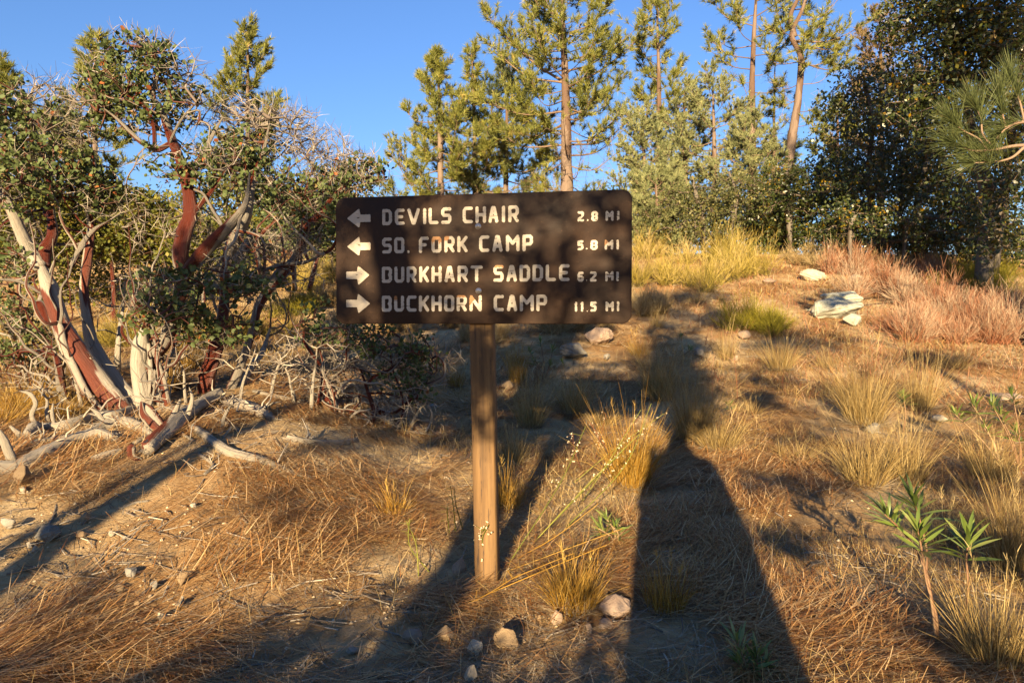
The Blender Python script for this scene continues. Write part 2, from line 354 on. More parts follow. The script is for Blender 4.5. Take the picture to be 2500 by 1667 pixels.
mb = MB(); mb.add(np.stack([X, Y, Z], 2).reshape(-1, 3), np.stack([idx[:-1, :-1], idx[:-1, 1:], idx[1:, 1:], idx[1:, :-1]], 2).reshape(-1, 4))
tag(mb.obj('ground', MG, smooth=True), kind='structure')

# ================================================================ trail sign
def plane_hit(u, v, o, n):
    r = ray(u, v); t = np.dot(o - CAM, n) / np.dot(r, n); return CAM + r * t
dL = 2.63; cBL = P(821, 790.6, dL); Wd, Hd = .426 * dL, .1835 * dL
YAW = math.atan2(.0644, .421)
ex = np.array([math.cos(YAW), -math.sin(YAW), 0]); ez = np.array([0, 0, 1.]); en = np.cross(ex, ez)   # en points to the camera side
sign_loc = np.array([P(1185, 1410, 2.62)[0], 2.62, 0]); sign_loc[2] = Hs(sign_loc[0], sign_loc[1])
sign = empty('trail_sign', sign_loc, 'brown wooden trail sign with cream routed lettering and arrows on one square post', 'sign')
MBR, N, L, b = mat('brown_sign_paint'); tc = N.new('ShaderNodeTexCoord'); V = tc.outputs['Object']
n1 = noise(N, L, V, 5, 7, .65); n2 = noise(N, L, V, 60, 6, .8, (1, 1, 1)); n3 = noise(N, L, V, 7, 3, .5, (.6, 1, 14))
r = ramp(N, [(.3, (.022, .012, .007)), (.55, (.036, .020, .0125)), (.8, (.075, .044, .027))]); L.new(n1.outputs['Fac'], r.inputs[0])
k = ramp(N, [(.60, (0, 0, 0)), (.78, (1, 1, 1))]); L.new(n2.outputs['Fac'], k.inputs[0])
c = mixc(N, L, k.outputs[0], r.outputs[0], (.15, .085, .05))
L.new(c, b.inputs['Base Color']); rr = ramp(N, [(.3, (.55,) * 3), (.7, (.78,) * 3)]); L.new(n1.outputs['Fac'], rr.inputs[0]); L.new(rr.outputs[0], b.inputs['Roughness'])
b.inputs['Specular IOR Level'].default_value = .2
gr = noise(N, L, V, 30, 5, .7, (.25, 1, 6)); ag = N.new('ShaderNodeMath'); ag.operation = 'MULTIPLY_ADD'; L.new(gr.outputs['Fac'], ag.inputs[0]); ag.inputs[1].default_value = .8; L.new(n2.outputs['Fac'], ag.inputs[2])
bump(N, L, b, ag.outputs[0], .2, .003)
MCR, N, L, b = mat('cream_letter_paint'); tc = N.new('ShaderNodeTexCoord'); V = tc.outputs['Object']; at = N.new('ShaderNodeAttribute'); at.attribute_name = 'var'
n1 = noise(N, L, V, 60, 5, .7); n2 = noise(N, L, V, 22, 2, .5, (.7, 1, 9)); n3 = noise(N, L, V, 14, 4, .6)
r = ramp(N, [(.35, (.44, .385, .30)), (.65, (.56, .50, .40))]); L.new(n3.outputs['Fac'], r.inputs[0])
k = ramp(N, [(.665, (0, 0, 0)), (.69, (1, 1, 1))]); L.new(n2.outputs['Fac'], k.inputs[0])
c = mixc(N, L, k.outputs[0], r.outputs[0], (.12, .075, .045))
w = ramp(N, [(.35, (.22, .095, .03)), (.65, (.42, .22, .09))]); L.new(n1.outputs['Fac'], w.inputs[0])
c = mixc(N, L, at.outputs['Fac'], c, w.outputs[0]); L.new(c, b.inputs['Base Color']); b.inputs['Roughness'].default_value = .6
MWD, N, L, b = mat('post_wood'); tc = N.new('ShaderNodeTexCoord'); V = tc.outputs['Object']
n1 = noise(N, L, V, 26, 6, .65, (1, 1, .045)); n2 = noise(N, L, V, 3, 4, .6, (1, 1, .3)); n3 = noise(N, L, V, 110, 4, .7, (1, 1, .03))
r = ramp(N, [(.34, (.055, .03, .013)), (.5, (.135, .075, .030)), (.66, (.25, .15, .065))]); L.new(n1.outputs['Fac'], r.inputs[0])
k = ramp(N, [(.35, (0, 0, 0)), (.7, (1, 1, 1))]); L.new(n2.outputs['Fac'], k.inputs[0])
c = mixc(N, L, k.outputs[0], r.outputs[0], (.11, .068, .033)); k2 = ramp(N, [(.36, (1, 1, 1)), (.42, (0, 0, 0))]); L.new(n3.outputs['Fac'], k2.inputs[0])
c = mixc(N, L, k2.outputs[0], c, (.035, .02, .012)); L.new(c, b.inputs['Base Color']); b.inputs['Roughness'].default_value = .75
bump(N, L, b, n1.outputs['Fac'], .5, .006)
M_ZINC, N, L, b = mat('zinc_bolt'); b.inputs['Base Color'].default_value = (.45, .45, .46, 1); b.inputs['Metallic'].default_value = .9; b.inputs['Roughness'].default_value = .38
# post
def tbox(c0, c1, ax, ay, hx, hy, nseg, wob=.0015):
    """a tapered, slightly uneven timber from c0 up to c1"""
    mb = MB(); rg = np.random.default_rng(9); vs = []
    bev = .005; prof = np.array([[-hx, -hy + bev], [-hx + bev, -hy], [hx - bev, -hy], [hx, -hy + bev], [hx, hy - bev], [hx - bev, hy], [-hx + bev, hy], [-hx, hy - bev]])
    for i in range(nseg + 1):
        t = i / nseg; c = c0 + (c1 - c0) * t; q = prof + rg.normal(size=(8, 2)) * wob * .35
        vs.append(c + ax * q[:, :1] + ay * q[:, 1:])
    k = 8; i = np.arange(k); j = (i + 1) % k; f = (np.arange(nseg) * k)[:, None, None] + np.stack([i, j, j + k, i + k], 1)[None]
    mb.add(np.concatenate(vs), f.reshape(-1, 4)); n = nseg * k
    mb.f4.append(np.array([[n, n + 1, n + 2, n + 3], [n, n + 3, n + 4, n + 7], [n + 4, n + 5, n + 6, n + 7]])); return mb
TB = .019
pf0 = P(1185.5, 1410, 2.60); pf1 = plane_hit(1173, 800, cBL - en * TB, en)
pf1 = pf1 + (pf1 - pf0) * .0
dirp = unit(pf1 - pf0); pm = pf1 - en * .040
ptop = pm + dirp * (Hd * .93); pbot = pm - dirp * 1.30
tbox(pbot, ptop, ex, -en, .0436, .0385, 26).obj('post', MWD, sign)
# board: rounded rectangle with a softened edge
ROLLB = R(.3)
bx = ex * math.cos(ROLLB) - ez * math.sin(ROLLB) * 0; bz = ez
def bp(x, z, o=0.0): return cBL + bx * x + bz * z + en * o
def rrect(w, h, r, x0=0, z0=0, n=10):
    pts = []
    for cx, cz, a0 in ((w - r, r, -90), (w - r, h - r, 0), (r, h - r, 90), (r, r, 180)):
        for i in range(n + 1):
            a = R(a0 + 90 * i / n); pts.append((x0 + cx + r * math.cos(a), z0 + cz + r * math.sin(a)))
    return np.array(pts)
mb = MB(); rings = []
for o, ins in ((-TB, .002), (-TB + .002, 0), (-.003, 0), (-.0008, .0012), (0, .0035)):
    q = rrect(Wd - 2 * ins, Hd - 2 * ins, .036 - ins, ins, ins); rings.append(np.array([bp(a, z, o) for a, z in q]))
n = len(rings[0]); i = np.arange(n); j = (i + 1) % n
mb.add(np.concatenate(rings), np.concatenate([kk * n + np.stack([i, j, j + n, i + n], 1) for kk in range(4)]))
for kk, rev in ((0, 1), (4, 0)):
    c0 = mb.n; mb.add(rings[kk].mean(0)[None], np.zeros((0, 3), int)); t = np.stack([np.full(n, c0), kk * n + i, kk * n + j], 1)
    mb.f3.append(t[:, ::-1] if rev else t)
me_b = mb.obj('board', MBR, sign)
# lettering
GL = {'D': [[(0, 0), (0, 1), (.72, 1), (1, .82), (1, .18), (.72, 0), (0, 0)]], 'O': [[(.15, 0), (0, .12), (0, .88), (.15, 1), (.85, 1), (1, .88), (1, .12), (.85, 0), (.15, 0)]],
 'B': [[(0, 0), (0, 1), (.8, 1), (1, .87), (1, .63), (.86, .5), (1, .37), (1, .13), (.8, 0), (0, 0)]],
 'E': [[(1, 1), (.2, 1), (0, .84), (0, .16), (.2, 0), (1, 0)], [(0, .5), (.78, .5)]], 'V': [[(0, 1), (.44, 0), (.56, 0), (1, 1)]], 'I': [[(.5, 0), (.5, 1)]],
 'L': [[(0, 1), (0, .08), (.1, 0), (1, 0)]], 'S': [[(1, 1), (.2, 1), (0, .87), (0, .64), (.16, .52), (.84, .52), (1, .4), (1, .13), (.82, 0), (0, 0)]],
 'C': [[(1, 1), (.2, 1), (0, .84), (0, .16), (.2, 0), (1, 0)]], 'H': [[(0, 0), (0, 1)], [(1, 0), (1, 1)], [(0, .5), (1, .5)]],
 'A': [[(0, 0), (.38, 1), (.62, 1), (1, 0)], [(.18, .3), (.82, .3)]], 'R': [[(0, 0), (0, 1), (.8, 1), (1, .86), (1, .6), (.8, .43), (0, .43)], [(.5, .43), (1, 0)]],
 'F': [[(0, 0), (0, .84), (.2, 1), (1, 1)], [(0, .5), (.7, .5)]], 'K': [[(0, 0), (0, 1)], [(1, 1), (.15, .4)], [(.4, .55), (1, 0)]],
 'M': [[(0, 0), (0, 1), (.5, .5), (1, 1), (1, 0)]], 'P': [[(0, 0), (0, 1), (.8, 1), (1, .88), (1, .56), (.8, .42), (0, .42)]],
 'U': [[(0, 1), (0, .14), (.2, 0), (.8, 0), (1, .14), (1, 1)]], 'T': [[(0, 1), (1, 1)], [(.5, 1), (.5, 0)]], 'N': [[(0, 0), (0, 1), (1, 0), (1, 1)]],
 '2': [[(0, 1), (.85, 1), (1, .9), (1, .68), (0, .12), (0, 0), (1, 0)]], '5': [[(1, 1), (0, 1), (0, .56), (.82, .56), (1, .44), (1, .14), (.82, 0), (0, 0)]],
 '6': [[(1, 1), (.22, 1), (0, .8), (0, .14), (.2, 0), (.8, 0), (1, .14), (1, .42), (.8, .55), (0, .55)]],
 '8': [[(.25, 1), (.75, 1), (1, .86), (1, .68), (.8, .5), (1, .32), (1, .14), (.75, 0), (.25, 0), (0, .14), (0, .32), (.2, .5), (0, .68), (0, .86), (.25, 1)]],
 '1': [[(.1, .88), (.6, 1), (.6, 0)]], '.': [[(.5, 0), (.5, .001)]]}
def uv_of(a, b_):   # a place measured on the board's photograph -> board coordinates in metres
    h = plane_hit(800 + a / 3.095, 440 + b_ / 3.095, cBL, en) - cBL; return np.dot(h, bx), h[2]
lrg = np.random.default_rng(21)
def contour(name, sdf, x0, x1, z0, z1, cell, chip=None, label=None):
    nx_, nz_ = int((x1 - x0) / cell) + 2, int((z1 - z0) / cell) + 2
    xs = x0 - cell + np.arange(nx_ + 2) * cell; zs = z0 - cell + np.arange(nz_ + 2) * cell
    Xg, Zg = np.meshgrid(xs, zs, indexing='ij'); S = sdf(Xg, Zg); vid = {}; V_ = []
    def corner(i, j):
        k = (i, j)
        if k not in vid: vid[k] = len(V_); V_.append((xs[i], zs[j]))
        return vid[k]
    def edge(i, j, i2, j2):
        k = tuple(sorted(((i, j), (i2, j2))))
        if k not in vid:
            a, b2 = S[i, j], S[i2, j2]; t = a / (a - b2); vid[k] = len(V_); V_.append((xs[i] + (xs[i2] - xs[i]) * t, zs[j] + (zs[j2] - zs[j]) * t))
        return vid[k]
    faces = []
    for i in range(len(xs) - 1):
        for j in range(len(zs) - 1):
            cs = [(i, j), (i + 1, j), (i + 1, j + 1), (i, j + 1)]; ins = [S[c] < 0 for c in cs]
            if not any(ins): continue
            poly = []
            for k in range(4):
                a, b2 = cs[k], cs[(k + 1) % 4]
                if ins[k]: poly.append(corner(*a))
                if ins[k] != ins[(k + 1) % 4]: poly.append(edge(*a, *b2))
            poly = [p for m_, p in enumerate(poly) if p != poly[m_ - 1]]
            if len(poly) > 2: faces.append(poly)
    if not faces: return None
    nb = len(V_); from collections import Counter
    ed = Counter(); 
    for p in faces:
        for a, b2 in zip(p, p[1:] + p[:1]): ed[(a, b2)] += 1
    co = [bp(x, z, .0016) for x, z in V_] + [bp(x, z, -.0004) for x, z in V_]
    side = [[b2, a, a + nb, b2 + nb] for (a, b2) in ed if (b2, a) not in ed]
    me = bpy.data.meshes.new(name); off = np.array(sign.location)
    me.from_pydata([tuple(np.array(c) - off) for c in co], [], faces + side)
    at = me.attributes.new('var', 'FLOAT', 'POINT')
    vals = [float(chip(x, z)) if chip else 0.0 for x, z in V_]; at.data.foreach_set('value', vals + vals)
    o = link(name, me, MCR, sign)
    if label: o['label'] = label
    return o
def seg_sdf(paths, r_):
    def f(X_, Z_):
        best = np.full(X_.shape, 9.)
        for p in paths:
            for (ax_, az_), (bx_, bz_) in zip(p[:-1], p[1:]):
                dx, dz = bx_ - ax_, bz_ - az_; l2 = dx * dx + dz * dz + 1e-12
                t = np.clip(((X_ - ax_) * dx + (Z_ - az_) * dz) / l2, 0, 1)
                best = np.minimum(best, np.hypot(X_ - ax_ - t * dx, Z_ - az_ - t * dz))
        ph = lrg.uniform(0, 6.28, 4)
        best = best + .0005 * np.sin(X_ * 420 + ph[0]) * np.sin(Z_ * 510 + ph[1]) + .0003 * np.sin(X_ * 1100 + ph[2] + Z_ * 900)
        return best - r_
    return f
def glyph(ch, a0, a1, top, bot, chip=None):
    x0, zt = uv_of(a0, top); x1, zb = uv_of(a1, bot); w_, h_ = x1 - x0, zt - zb; big = h_ > .045
    r_ = (.0060 if big else .0044)
    if ch == '.': r_ = min(w_ / 2, .005)
    x0i, x1i, z0i, z1i = x0 + r_, x1 - r_, zb + r_, zt - r_
    if ch in 'I.': x0i = x1i = (x0 + x1) / 2
    if ch == '.': z1i = z0i
    paths = [[(x0i + (x1i - x0i) * a, z0i + (z1i - z0i) * b2) for a, b2 in p] for p in GL[ch]]
    holes = [(lrg.uniform(x0, x1), lrg.uniform(zb, zt), lrg.uniform(.0008, .0024)) for _ in range(lrg.integers(1, 6))]
    f0 = seg_sdf(paths, r_)
    def f(X_, Z_):
        s = f0(X_, Z_)
        for hx, hz, hr in holes: s = np.maximum(s, hr - np.hypot((X_ - hx) * .6, (Z_ - hz) * 1.6))
        return s
    cf = None
    if chip == 'top': cf = lambda x, z: z > zb + h_ * (.60 + .08 * math.sin(x * 700))
    if chip == 'bite': cf = lambda x, z: z - zb > h_ * (.35 + .9 * (x - x0) / w_) and x < x0 + w_ * .62
    if chip == 'spot': cf = lambda x, z: z > zb + h_ * .74 and x < x0 + w_ * .45
    if chip == 'thin': cf = lambda x, z: z > zb + h_ * (.86 + .03 * math.sin(x * 500))
    contour('letter', f, x0, x1, zb, zt, .0025, cf, 'paint worn off to orange wood' if chip in ('top', 'bite') else None)
def row(txt, xs, xa, ta, xb, tb, ya, yb, chips={}):
    for k_, (ch, (a0, a1)) in enumerate(zip(txt, xs)):
        m_ = (a0 + a1) / 2; q = (m_ - xa) / (xb - xa); top, bot = ta + (tb - ta) * q, ya + (yb - ya) * q
        if ch == '.': top = bot - (a1 - a0)
        glyph(ch, a0, a1, top, bot, chips.get(k_))
row('DEVILSCHAIR', [(413, 487), (508, 583), (603, 697), (722, 745), (763, 838), (858, 935), (1020, 1098), (1117, 1197), (1215, 1290), (1317, 1341), (1365, 1445)], 450, 220, 1405, 193, 340, 318)
row('SO.FORKCAMP', [(412, 485), (503, 580), (598, 622), (690, 765), (785, 860), (882, 960), (980, 1058), (1145, 1222), (1245, 1322), (1347, 1450), (1472, 1552)], 450, 435, 1510, 412, 553, 537, {4: 'top', 5: 'spot'})
row('BURKHARTSADDLE', [(410, 487), (505, 580), (597, 672), (692, 767), (785, 862), (883, 960), (982, 1060), (1080, 1172), (1252, 1330), (1352, 1430), (1450, 1530), (1548, 1628), (1648, 1725), (1748, 1828)], 450, 655, 1790, 636, 775, 762, {8: 'thin'})
row('BUCKHORNCAMP', [(410, 485), (503, 578), (597, 672), (690, 767), (785, 862), (880, 957), (975, 1052), (1072, 1165), (1255, 1332), (1355, 1432), (1452, 1558), (1577, 1658)], 450, 873, 1620, 865, 993, 989, {1: 'spot', 6: 'thin', 7: 'bite'})
row('2.8MI', [(1888, 1937), (1955, 1971), (1992, 2043), (2100, 2160), (2186, 2204)], 1900, 237, 2200, 233, 313, 306)
row('5.8MI', [(1887, 1933), (1950, 1966), (1985, 2040), (2093, 2158), (2182, 2200)], 1900, 455, 2200, 450, 530, 524, {3: 'bite'})
row('6.2MI', [(1888, 1935), (1952, 1968), (1982, 2032), (2098, 2160), (2181, 2199)], 1900, 692, 2200, 688, 767, 763)
row('11.5MI', [(1863, 1889), (1910, 1936), (1955, 1971), (1985, 2032), (2100, 2162), (2185, 2204)], 1900, 918, 2200, 915, 993, 990)
def arrow(tip, t1, t2, s0, s1, chip=None):
    T = uv_of(*tip); A_ = uv_of(*t1); B_ = uv_of(*t2); C_ = uv_of(*s0); D_ = uv_of(*s1)   # tip, head corners, shaft end corners
    sg = 1 if T[0] > C_[0] else -1; hx = (A_[0] + B_[0]) / 2; rr_ = .0055
    pts = [T, A_, (hx - sg * .004, C_[1]), C_, D_, (hx - sg * .004, D_[1]), B_]
    def f(X_, Z_):
        ins = np.zeros(X_.shape, bool); best = np.full(X_.shape, 9.); n_ = len(pts)
        for k_ in range(n_):
            (ax_, az_), (bx_, bz_) = pts[k_], pts[(k_ + 1) % n_]
            cr = ((az_ > Z_) != (bz_ > Z_)) & (X_ < (bx_ - ax_) * (Z_ - az_) / (bz_ - az_ + 1e-12) + ax_); ins ^= cr
            dx, dz = bx_ - ax_, bz_ - az_; t = np.clip(((X_ - ax_) * dx + (Z_ - az_) * dz) / (dx * dx + dz * dz + 1e-12), 0, 1)
            best = np.minimum(best, np.hypot(X_ - ax_ - t * dx, Z_ - az_ - t * dz))
        s = np.where(ins, -best, best) - .0022 + .0006 * np.sin(X_ * 500) * np.sin(Z_ * 430 + X_ * 90)
        for _ in range(3):
            hx_, hz_ = hx + lrg.uniform(-.02, .012), (T[1]) + lrg.uniform(-.008, .008); s = np.maximum(s, .0016 - np.hypot((X_ - hx_) * .3, (Z_ - hz_) * 1.8))
        return s
    xs = [p[0] for p in pts]; zs = [p[1] for p in pts]
    contour('arrow', f, min(xs) - .004, max(xs) + .004, min(zs) - .004, max(zs) + .004, .0028, chip, 'white arrow pointing ' + ('right' if sg > 0 else 'left'))
arrow((154, 290), (236, 222), (236, 352), (320, 264), (320, 311)); arrow((154, 502), (236, 435), (236, 565), (320, 475), (320, 523))
arrow((310, 717), (233, 653), (236, 785), (146, 695), (146, 743)); arrow((314, 932), (233, 865), (236, 998), (146, 908), (146, 955))
for a_, b_ in ((1137, 349), (1140, 836)):
    x_, z_ = uv_of(a_, b_); c_ = bp(x_, z_); mb = MB(); th = np.arange(14) * 2 * np.pi / 14; rgs = []
    for rr_, oo in ((.0115, 0.0), (.0115, .0016), (.0082, .0018), (.0074, .004), (.005, .0065), (.0018, .0078)):
        rgs.append(c_ + ex * (np.cos(th) * rr_)[:, None] + ez * (np.sin(th) * rr_)[:, None] + en * oo)
    i = np.arange(14); j = (i + 1) % 14
    mb.add(np.concatenate(rgs), np.concatenate([q * 14 + np.stack([i, j, j + 14, i + 14], 1) for q in range(5)])); mb.obj('bolt', M_ZINC, sign, smooth=True)

# ================================================================ manzanitas
def limb(px, seed, k=12, groove=.10, lump=.10, per=6, flat=1.0):
    """px: list of (u, v, depth, radius in pixels) -> smooth centreline and radii"""
    c = np.array([P(u, v, d) for u, v, d, r in px]); r = np.array([r * d / F for u, v, d, r in px]); r[-1] *= .45
    pts = catmull(c, per); t = np.linspace(0, len(c) - 1, len(pts)); rr = np.interp(t, np.arange(len(c)), r)
    mb = MB(); sweep(mb, pts, rr * np.clip(.62 + rr * 5.5, .74, 1.0), k, lump, seed, groove=groove, twist=.6, flat=flat, rough_=.03); return mb, pts
def manzanita(label, base, limbs, blobs, bare, seed, spacing=.049, leafsize=.035, deadset=(), nleaf=5, lo=False, ncrook=26, group=None, rt=.0024, lname='manzanita_shrub', cat='manzanita', leafmat=None):
    root = empty(lname, base, label, cat, group)
    skel = []; plen = []
    for k_, px in enumerate(limbs):
        mb, pts = limb(px, seed * 31 + k_); mb.obj('trunk', M_MANZ_G if k_ in deadset else M_MANZ, root, smooth=True)
        sk = pts[len(pts) // 4:]; skel.append(sk); plen.append(np.linspace(.5, 0.0, len(sk)))
    # crooked secondary branches
    rb = np.random.default_rng(seed * 13 + 1); tg = np.array([b_[0] for b_ in blobs + bare]) if (blobs or bare) else None
    if spacing < .05 and tg is not None:
        for k_ in range(ncrook):
            sk = skel[rb.integers(len(limbs))]; p = sk[rb.integers(len(sk))].copy(); to = tg[rb.integers(len(tg))] + rb.normal(size=3) * .12; pts_ = [p.copy()]; dv = rb.normal(size=3) * .6
            for q_ in range(9):
                gap = to - p; dv = dv * .55 + unit(gap) * .6 + rb.normal(size=3) * .30; p = p + unit(dv) * min(.085, np.linalg.norm(gap) * .4 + .02); p[2] = max(p[2], Hs(p[0], p[1]) + .05); pts_.append(p.copy())
            q = catmull(np.array(pts_), 3); r0 = rb.uniform(.006, .014); mb = MB(); sweep(mb, q, np.linspace(r0, r0 * .3, len(q)), 7, .10, seed + k_, groove=.08); mb.obj('branch', M_MANZ_G if rb.random() < .5 else M_MANZ, root, smooth=True); skel.append(q[3:]); plen.append(np.full(len(q) - 3, .1))
    skel = np.concatenate(skel); plen = np.concatenate(plen)
    A = blob_points(blobs, spacing) if blobs else np.zeros((0, 3)); Bp = blob_points(bare, spacing) if bare else np.zeros((0, 3))
    if len(Bp): Bp = np.concatenate([Bp, blob_points([(c_ + rng.normal(size=3) * .05, a_ * 1.05, b2_, e_ * 1.05, f_ * .35) for c_, a_, b2_, e_, f_ in blobs], spacing)]) if blobs and spacing < .05 else Bp
    if blobs and spacing < .05:
        nz_ = vnoise(A[:, 0] * 1.0 + A[:, 1] * .7, A[:, 2] + A[:, 1] * .4, 13, 3) + .12; A = A[(nz_ > 0) | (rng.random(len(A)) < .12)]
    att = np.concatenate([A, Bp]); X, par, cnt, ends, M = grow(skel, att, step=.06, jit=.35, seed=seed, plen0=plen)
    leafy = np.zeros(len(X), bool); lk = {tuple(np.round(a, 6)) for a in A}
    mb = MB(); nodebare = np.array([0.0] * len(X))
    isleaf = np.array([tuple(np.round(X[e], 6)) in lk for e in ends])
    # wood that only carries bare tips is grey
    cb = np.zeros(len(X)); cb[ends[~isleaf]] += 1
    for i in range(len(X) - 1, M - 1, -1): cb[par[i]] += cb[i]
    frac = cb[M:] / np.maximum(cnt[M:], 1); var = np.clip(.12 + .7 * frac + rng.normal(size=len(frac)) * .12, 0, 1)
    twigs(mb, X, par, cnt, M, rt, .46, .028, 3, 6, var); mb.obj('branches', M_TWIG, root, kind='stuff')
    # bare fine spurs
    e = ends[~isleaf]
    if len(e):
        mb = MB(); p = np.repeat(X[e], 4, 0); dd = np.repeat(unit(X[e] - X[par[e]]), 4, 0) + rng.normal(size=(len(p), 3)) * .75 + [0, 0, .25]
        ribbons(mb, p, dd, rng.uniform(.03, .11, len(p)), .0034, rng.normal(size=(len(p), 3)) * .02, 2, .4)
        mb.obj('bare_twigs', M_DTWIG, root, kind='stuff')
    e = ends[isleaf]
    if len(e):
        n = len(e) * nleaf; p = np.repeat(X[e], nleaf, 0); dd = unit(np.repeat(unit(X[e] - X[par[e]]), nleaf, 0) * .9 + rng.normal(size=(n, 3)) * .65 + [0, 0, .35])
        p = p + dd * rng.uniform(0, .028, (n, 1)) + rng.normal(size=(n, 3)) * .012; L_ = leafsize * rng.uniform(.65, 1.25, n)
        nr = rng.normal(size=(n, 3)); mb = MB(); cl = np.repeat(rng.normal(size=len(e)) * .14, nleaf)
        leaves(mb, p, dd, nr, L_, L_ * .72, np.clip(rng.beta(2, 2.4, n) + cl + (rng.random(n) < .006) * .8, 0, 1), lo=lo); mb.obj('foliage', leafmat or M_MLEAF, root, kind='stuff')
    return root
b0 = G(250, 1010)
D0 = b0[1]
d = 4.35
A_l = [[(312, 1030, d, 24), (290, 1000, d, 27), (238, 940, d + .02, 29), (183, 855, d + .05, 30), (149, 791, d + .1, 24), (123, 706, d + .15, 24), (100, 645, d + .2, 25)],
       [(100, 655, d + .2, 21), (78, 620, d + .2, 20), (55, 574, d + .15, 17), (25, 510, d + .1, 14), (0, 468, d + .1, 12), (-30, 400, d + .1, 9), (-50, 330, d + .1, 6)],
       [(103, 650, d + .2, 18), (108, 612, d + .25, 18), (128, 574, d + .3, 14), (123, 510, d + .35, 12), (123, 447, d + .4, 13), (108, 385, d + .45, 9), (85, 320, d + .5, 6), (70, 250, d + .5, 4)],
       [(350, 1025, d + .1, 24), (325, 990, d + .12, 26), (272, 919, d + .2, 24), (225, 838, d + .3, 18), (213, 770, d + .35, 14), (205, 706, d + .4, 12), (213, 640, d + .45, 13), (222, 560, d + .5, 11), (215, 500, d + .5, 9), (232, 425, d + .5, 7), (222, 350, d + .5, 4)],
       [(175, 650, d + .25, 8), (200, 600, d + .3, 9), (230, 562, d + .35, 8), (268, 538, d + .4, 5)],
       [(256, 1010, d - .1, 9), (215, 965, d - .08, 12), (182, 900, d - .05, 12), (160, 850, d - .02, 12), (148, 800, d, 11), (140, 785, d, 12)],
       [(120, 790, d + .2, 12), (100, 745, d + .22, 14), (82, 738, d + .2, 11)],
       [(0, 682, d + .1, 4), (50, 688, d + .12, 7), (105, 720, d + .15, 11)]]
A_b = [pblob(30, 330, d + .3, 70, 110, .3), pblob(45, 450, d + .1, 80, 80, .3), pblob(155, 410, d + .4, 80, 80, .35), pblob(232, 470, d + .5, 80, 65, .3), pblob(20, 205, d + .5, 35, 40, .2, .8), pblob(130, 300, d + .4, 60, 50, .3, .5),
       pblob(40, 640, d + .2, 70, 55, .25, .6)]
A_n = [pblob(125, 260, d + .5, 75, 80, .3, .8), pblob(190, 330, d + .4, 60, 60, .3, .6), pblob(60, 560, d + .3, 60, 70, .3, .6)]
manzanita('largest manzanita at the left edge with grey and red striped leaning trunks', G(330, 1010), A_l, A_b, A_n, 1, deadset=(0, 1, 3, 5))
d = 4.45
M_l = [[(398, 1010, d, 17), (395, 966, d, 17), (372, 905, d + .02, 17), (378, 870, d + .02, 19), (405, 830, d + .05, 19), (428, 760, d + .1, 17), (444, 680, d + .1, 18), (443, 620, d + .1, 20), (455, 560, d + .12, 20), (465, 520, d + .15, 19), (451, 425, d + .2, 16), (420, 345, d + .25, 14), (391, 264, d + .3, 10), (372, 235, d + .3, 8), (385, 180, d + .3, 5), (370, 130, d + .3, 3)],
       [(452, 670, d + .05, 15), (470, 646, d + .02, 18), (519, 591, d, 19), (568, 540, d, 14), (596, 504, d, 10), (605, 470, d, 6), (610, 420, d, 4)],
       [(463, 528, d + .15, 12), (495, 495, d + .15, 8), (523, 459, d + .15, 6), (555, 410, d + .15, 4)],
       [(458, 425, d + .2, 9), (490, 385, d + .2, 8), (519, 332, d + .25, 6), (545, 285, d + .25, 4)],
       [(415, 352, d + .25, 8), (382, 366, d + .22, 9), (345, 348, d + .2, 8), (320, 325, d + .2, 7), (285, 290, d + .2, 5), (240, 255, d + .2, 3)],
       [(378, 366, d + .2, 7), (375, 310, d + .2, 6), (357, 264, d + .2, 5), (306, 230, d + .2, 3)],
       [(424, 350, d + .25, 6), (418, 340, d + .2, 6), (445, 290, d + .2, 4), (480, 250, d + .2, 3)],
       [(358, 1000, d - .05, 20), (350, 975, d - .05, 22), (338, 900, d - .03, 20), (345, 840, d, 21), (352, 800, d, 20)],
       [(363, 840, d, 8), (368, 900, d - .06, 9), (365, 960, d - .1, 10)],
       [(430, 1020, d - .05, 12), (410, 985, d - .08, 13), (400, 930, d - .1, 9), (385, 880, d - .08, 7)]]
M_b = [pblob(345, 140, d + .3, 80, 45, .25, 1.3), pblob(290, 215, d + .3, 95, 70, .3), pblob(415, 190, d + .3, 70, 65, .3), pblob(265, 290, d + .3, 75, 45, .25), pblob(380, 270, d + .3, 90, 60, .3, .7), pblob(340, 100, d + .3, 30, 22, .12, 1.5),
       pblob(430, 400, d + .2, 90, 45, .25, .8), pblob(520, 425, d + .2, 80, 50, .25), pblob(440, 690, d - .15, 100, 45, .2, 1.2), pblob(580, 700, d - .1, 75, 50, .2, .9), pblob(400, 770, d - .15, 110, 48, .2, 1.3), pblob(520, 800, d - .1, 110, 50, .2, 1.3)]
M_n = [pblob(460, 270, d + .4, 70, 70, .3, .5), pblob(480, 560, d + .3, 90, 70, .3, .5), pblob(560, 640, d + .1, 90, 60, .25, .6), pblob(330, 540, d + .4, 60, 80, .2, .4)]
manzanita('tall manzanita with a red S-curved trunk rising highest into the sky', G(410, 1015), M_l, M_b, M_n, 2, deadset=(7, 8, 9))
d = 4.75
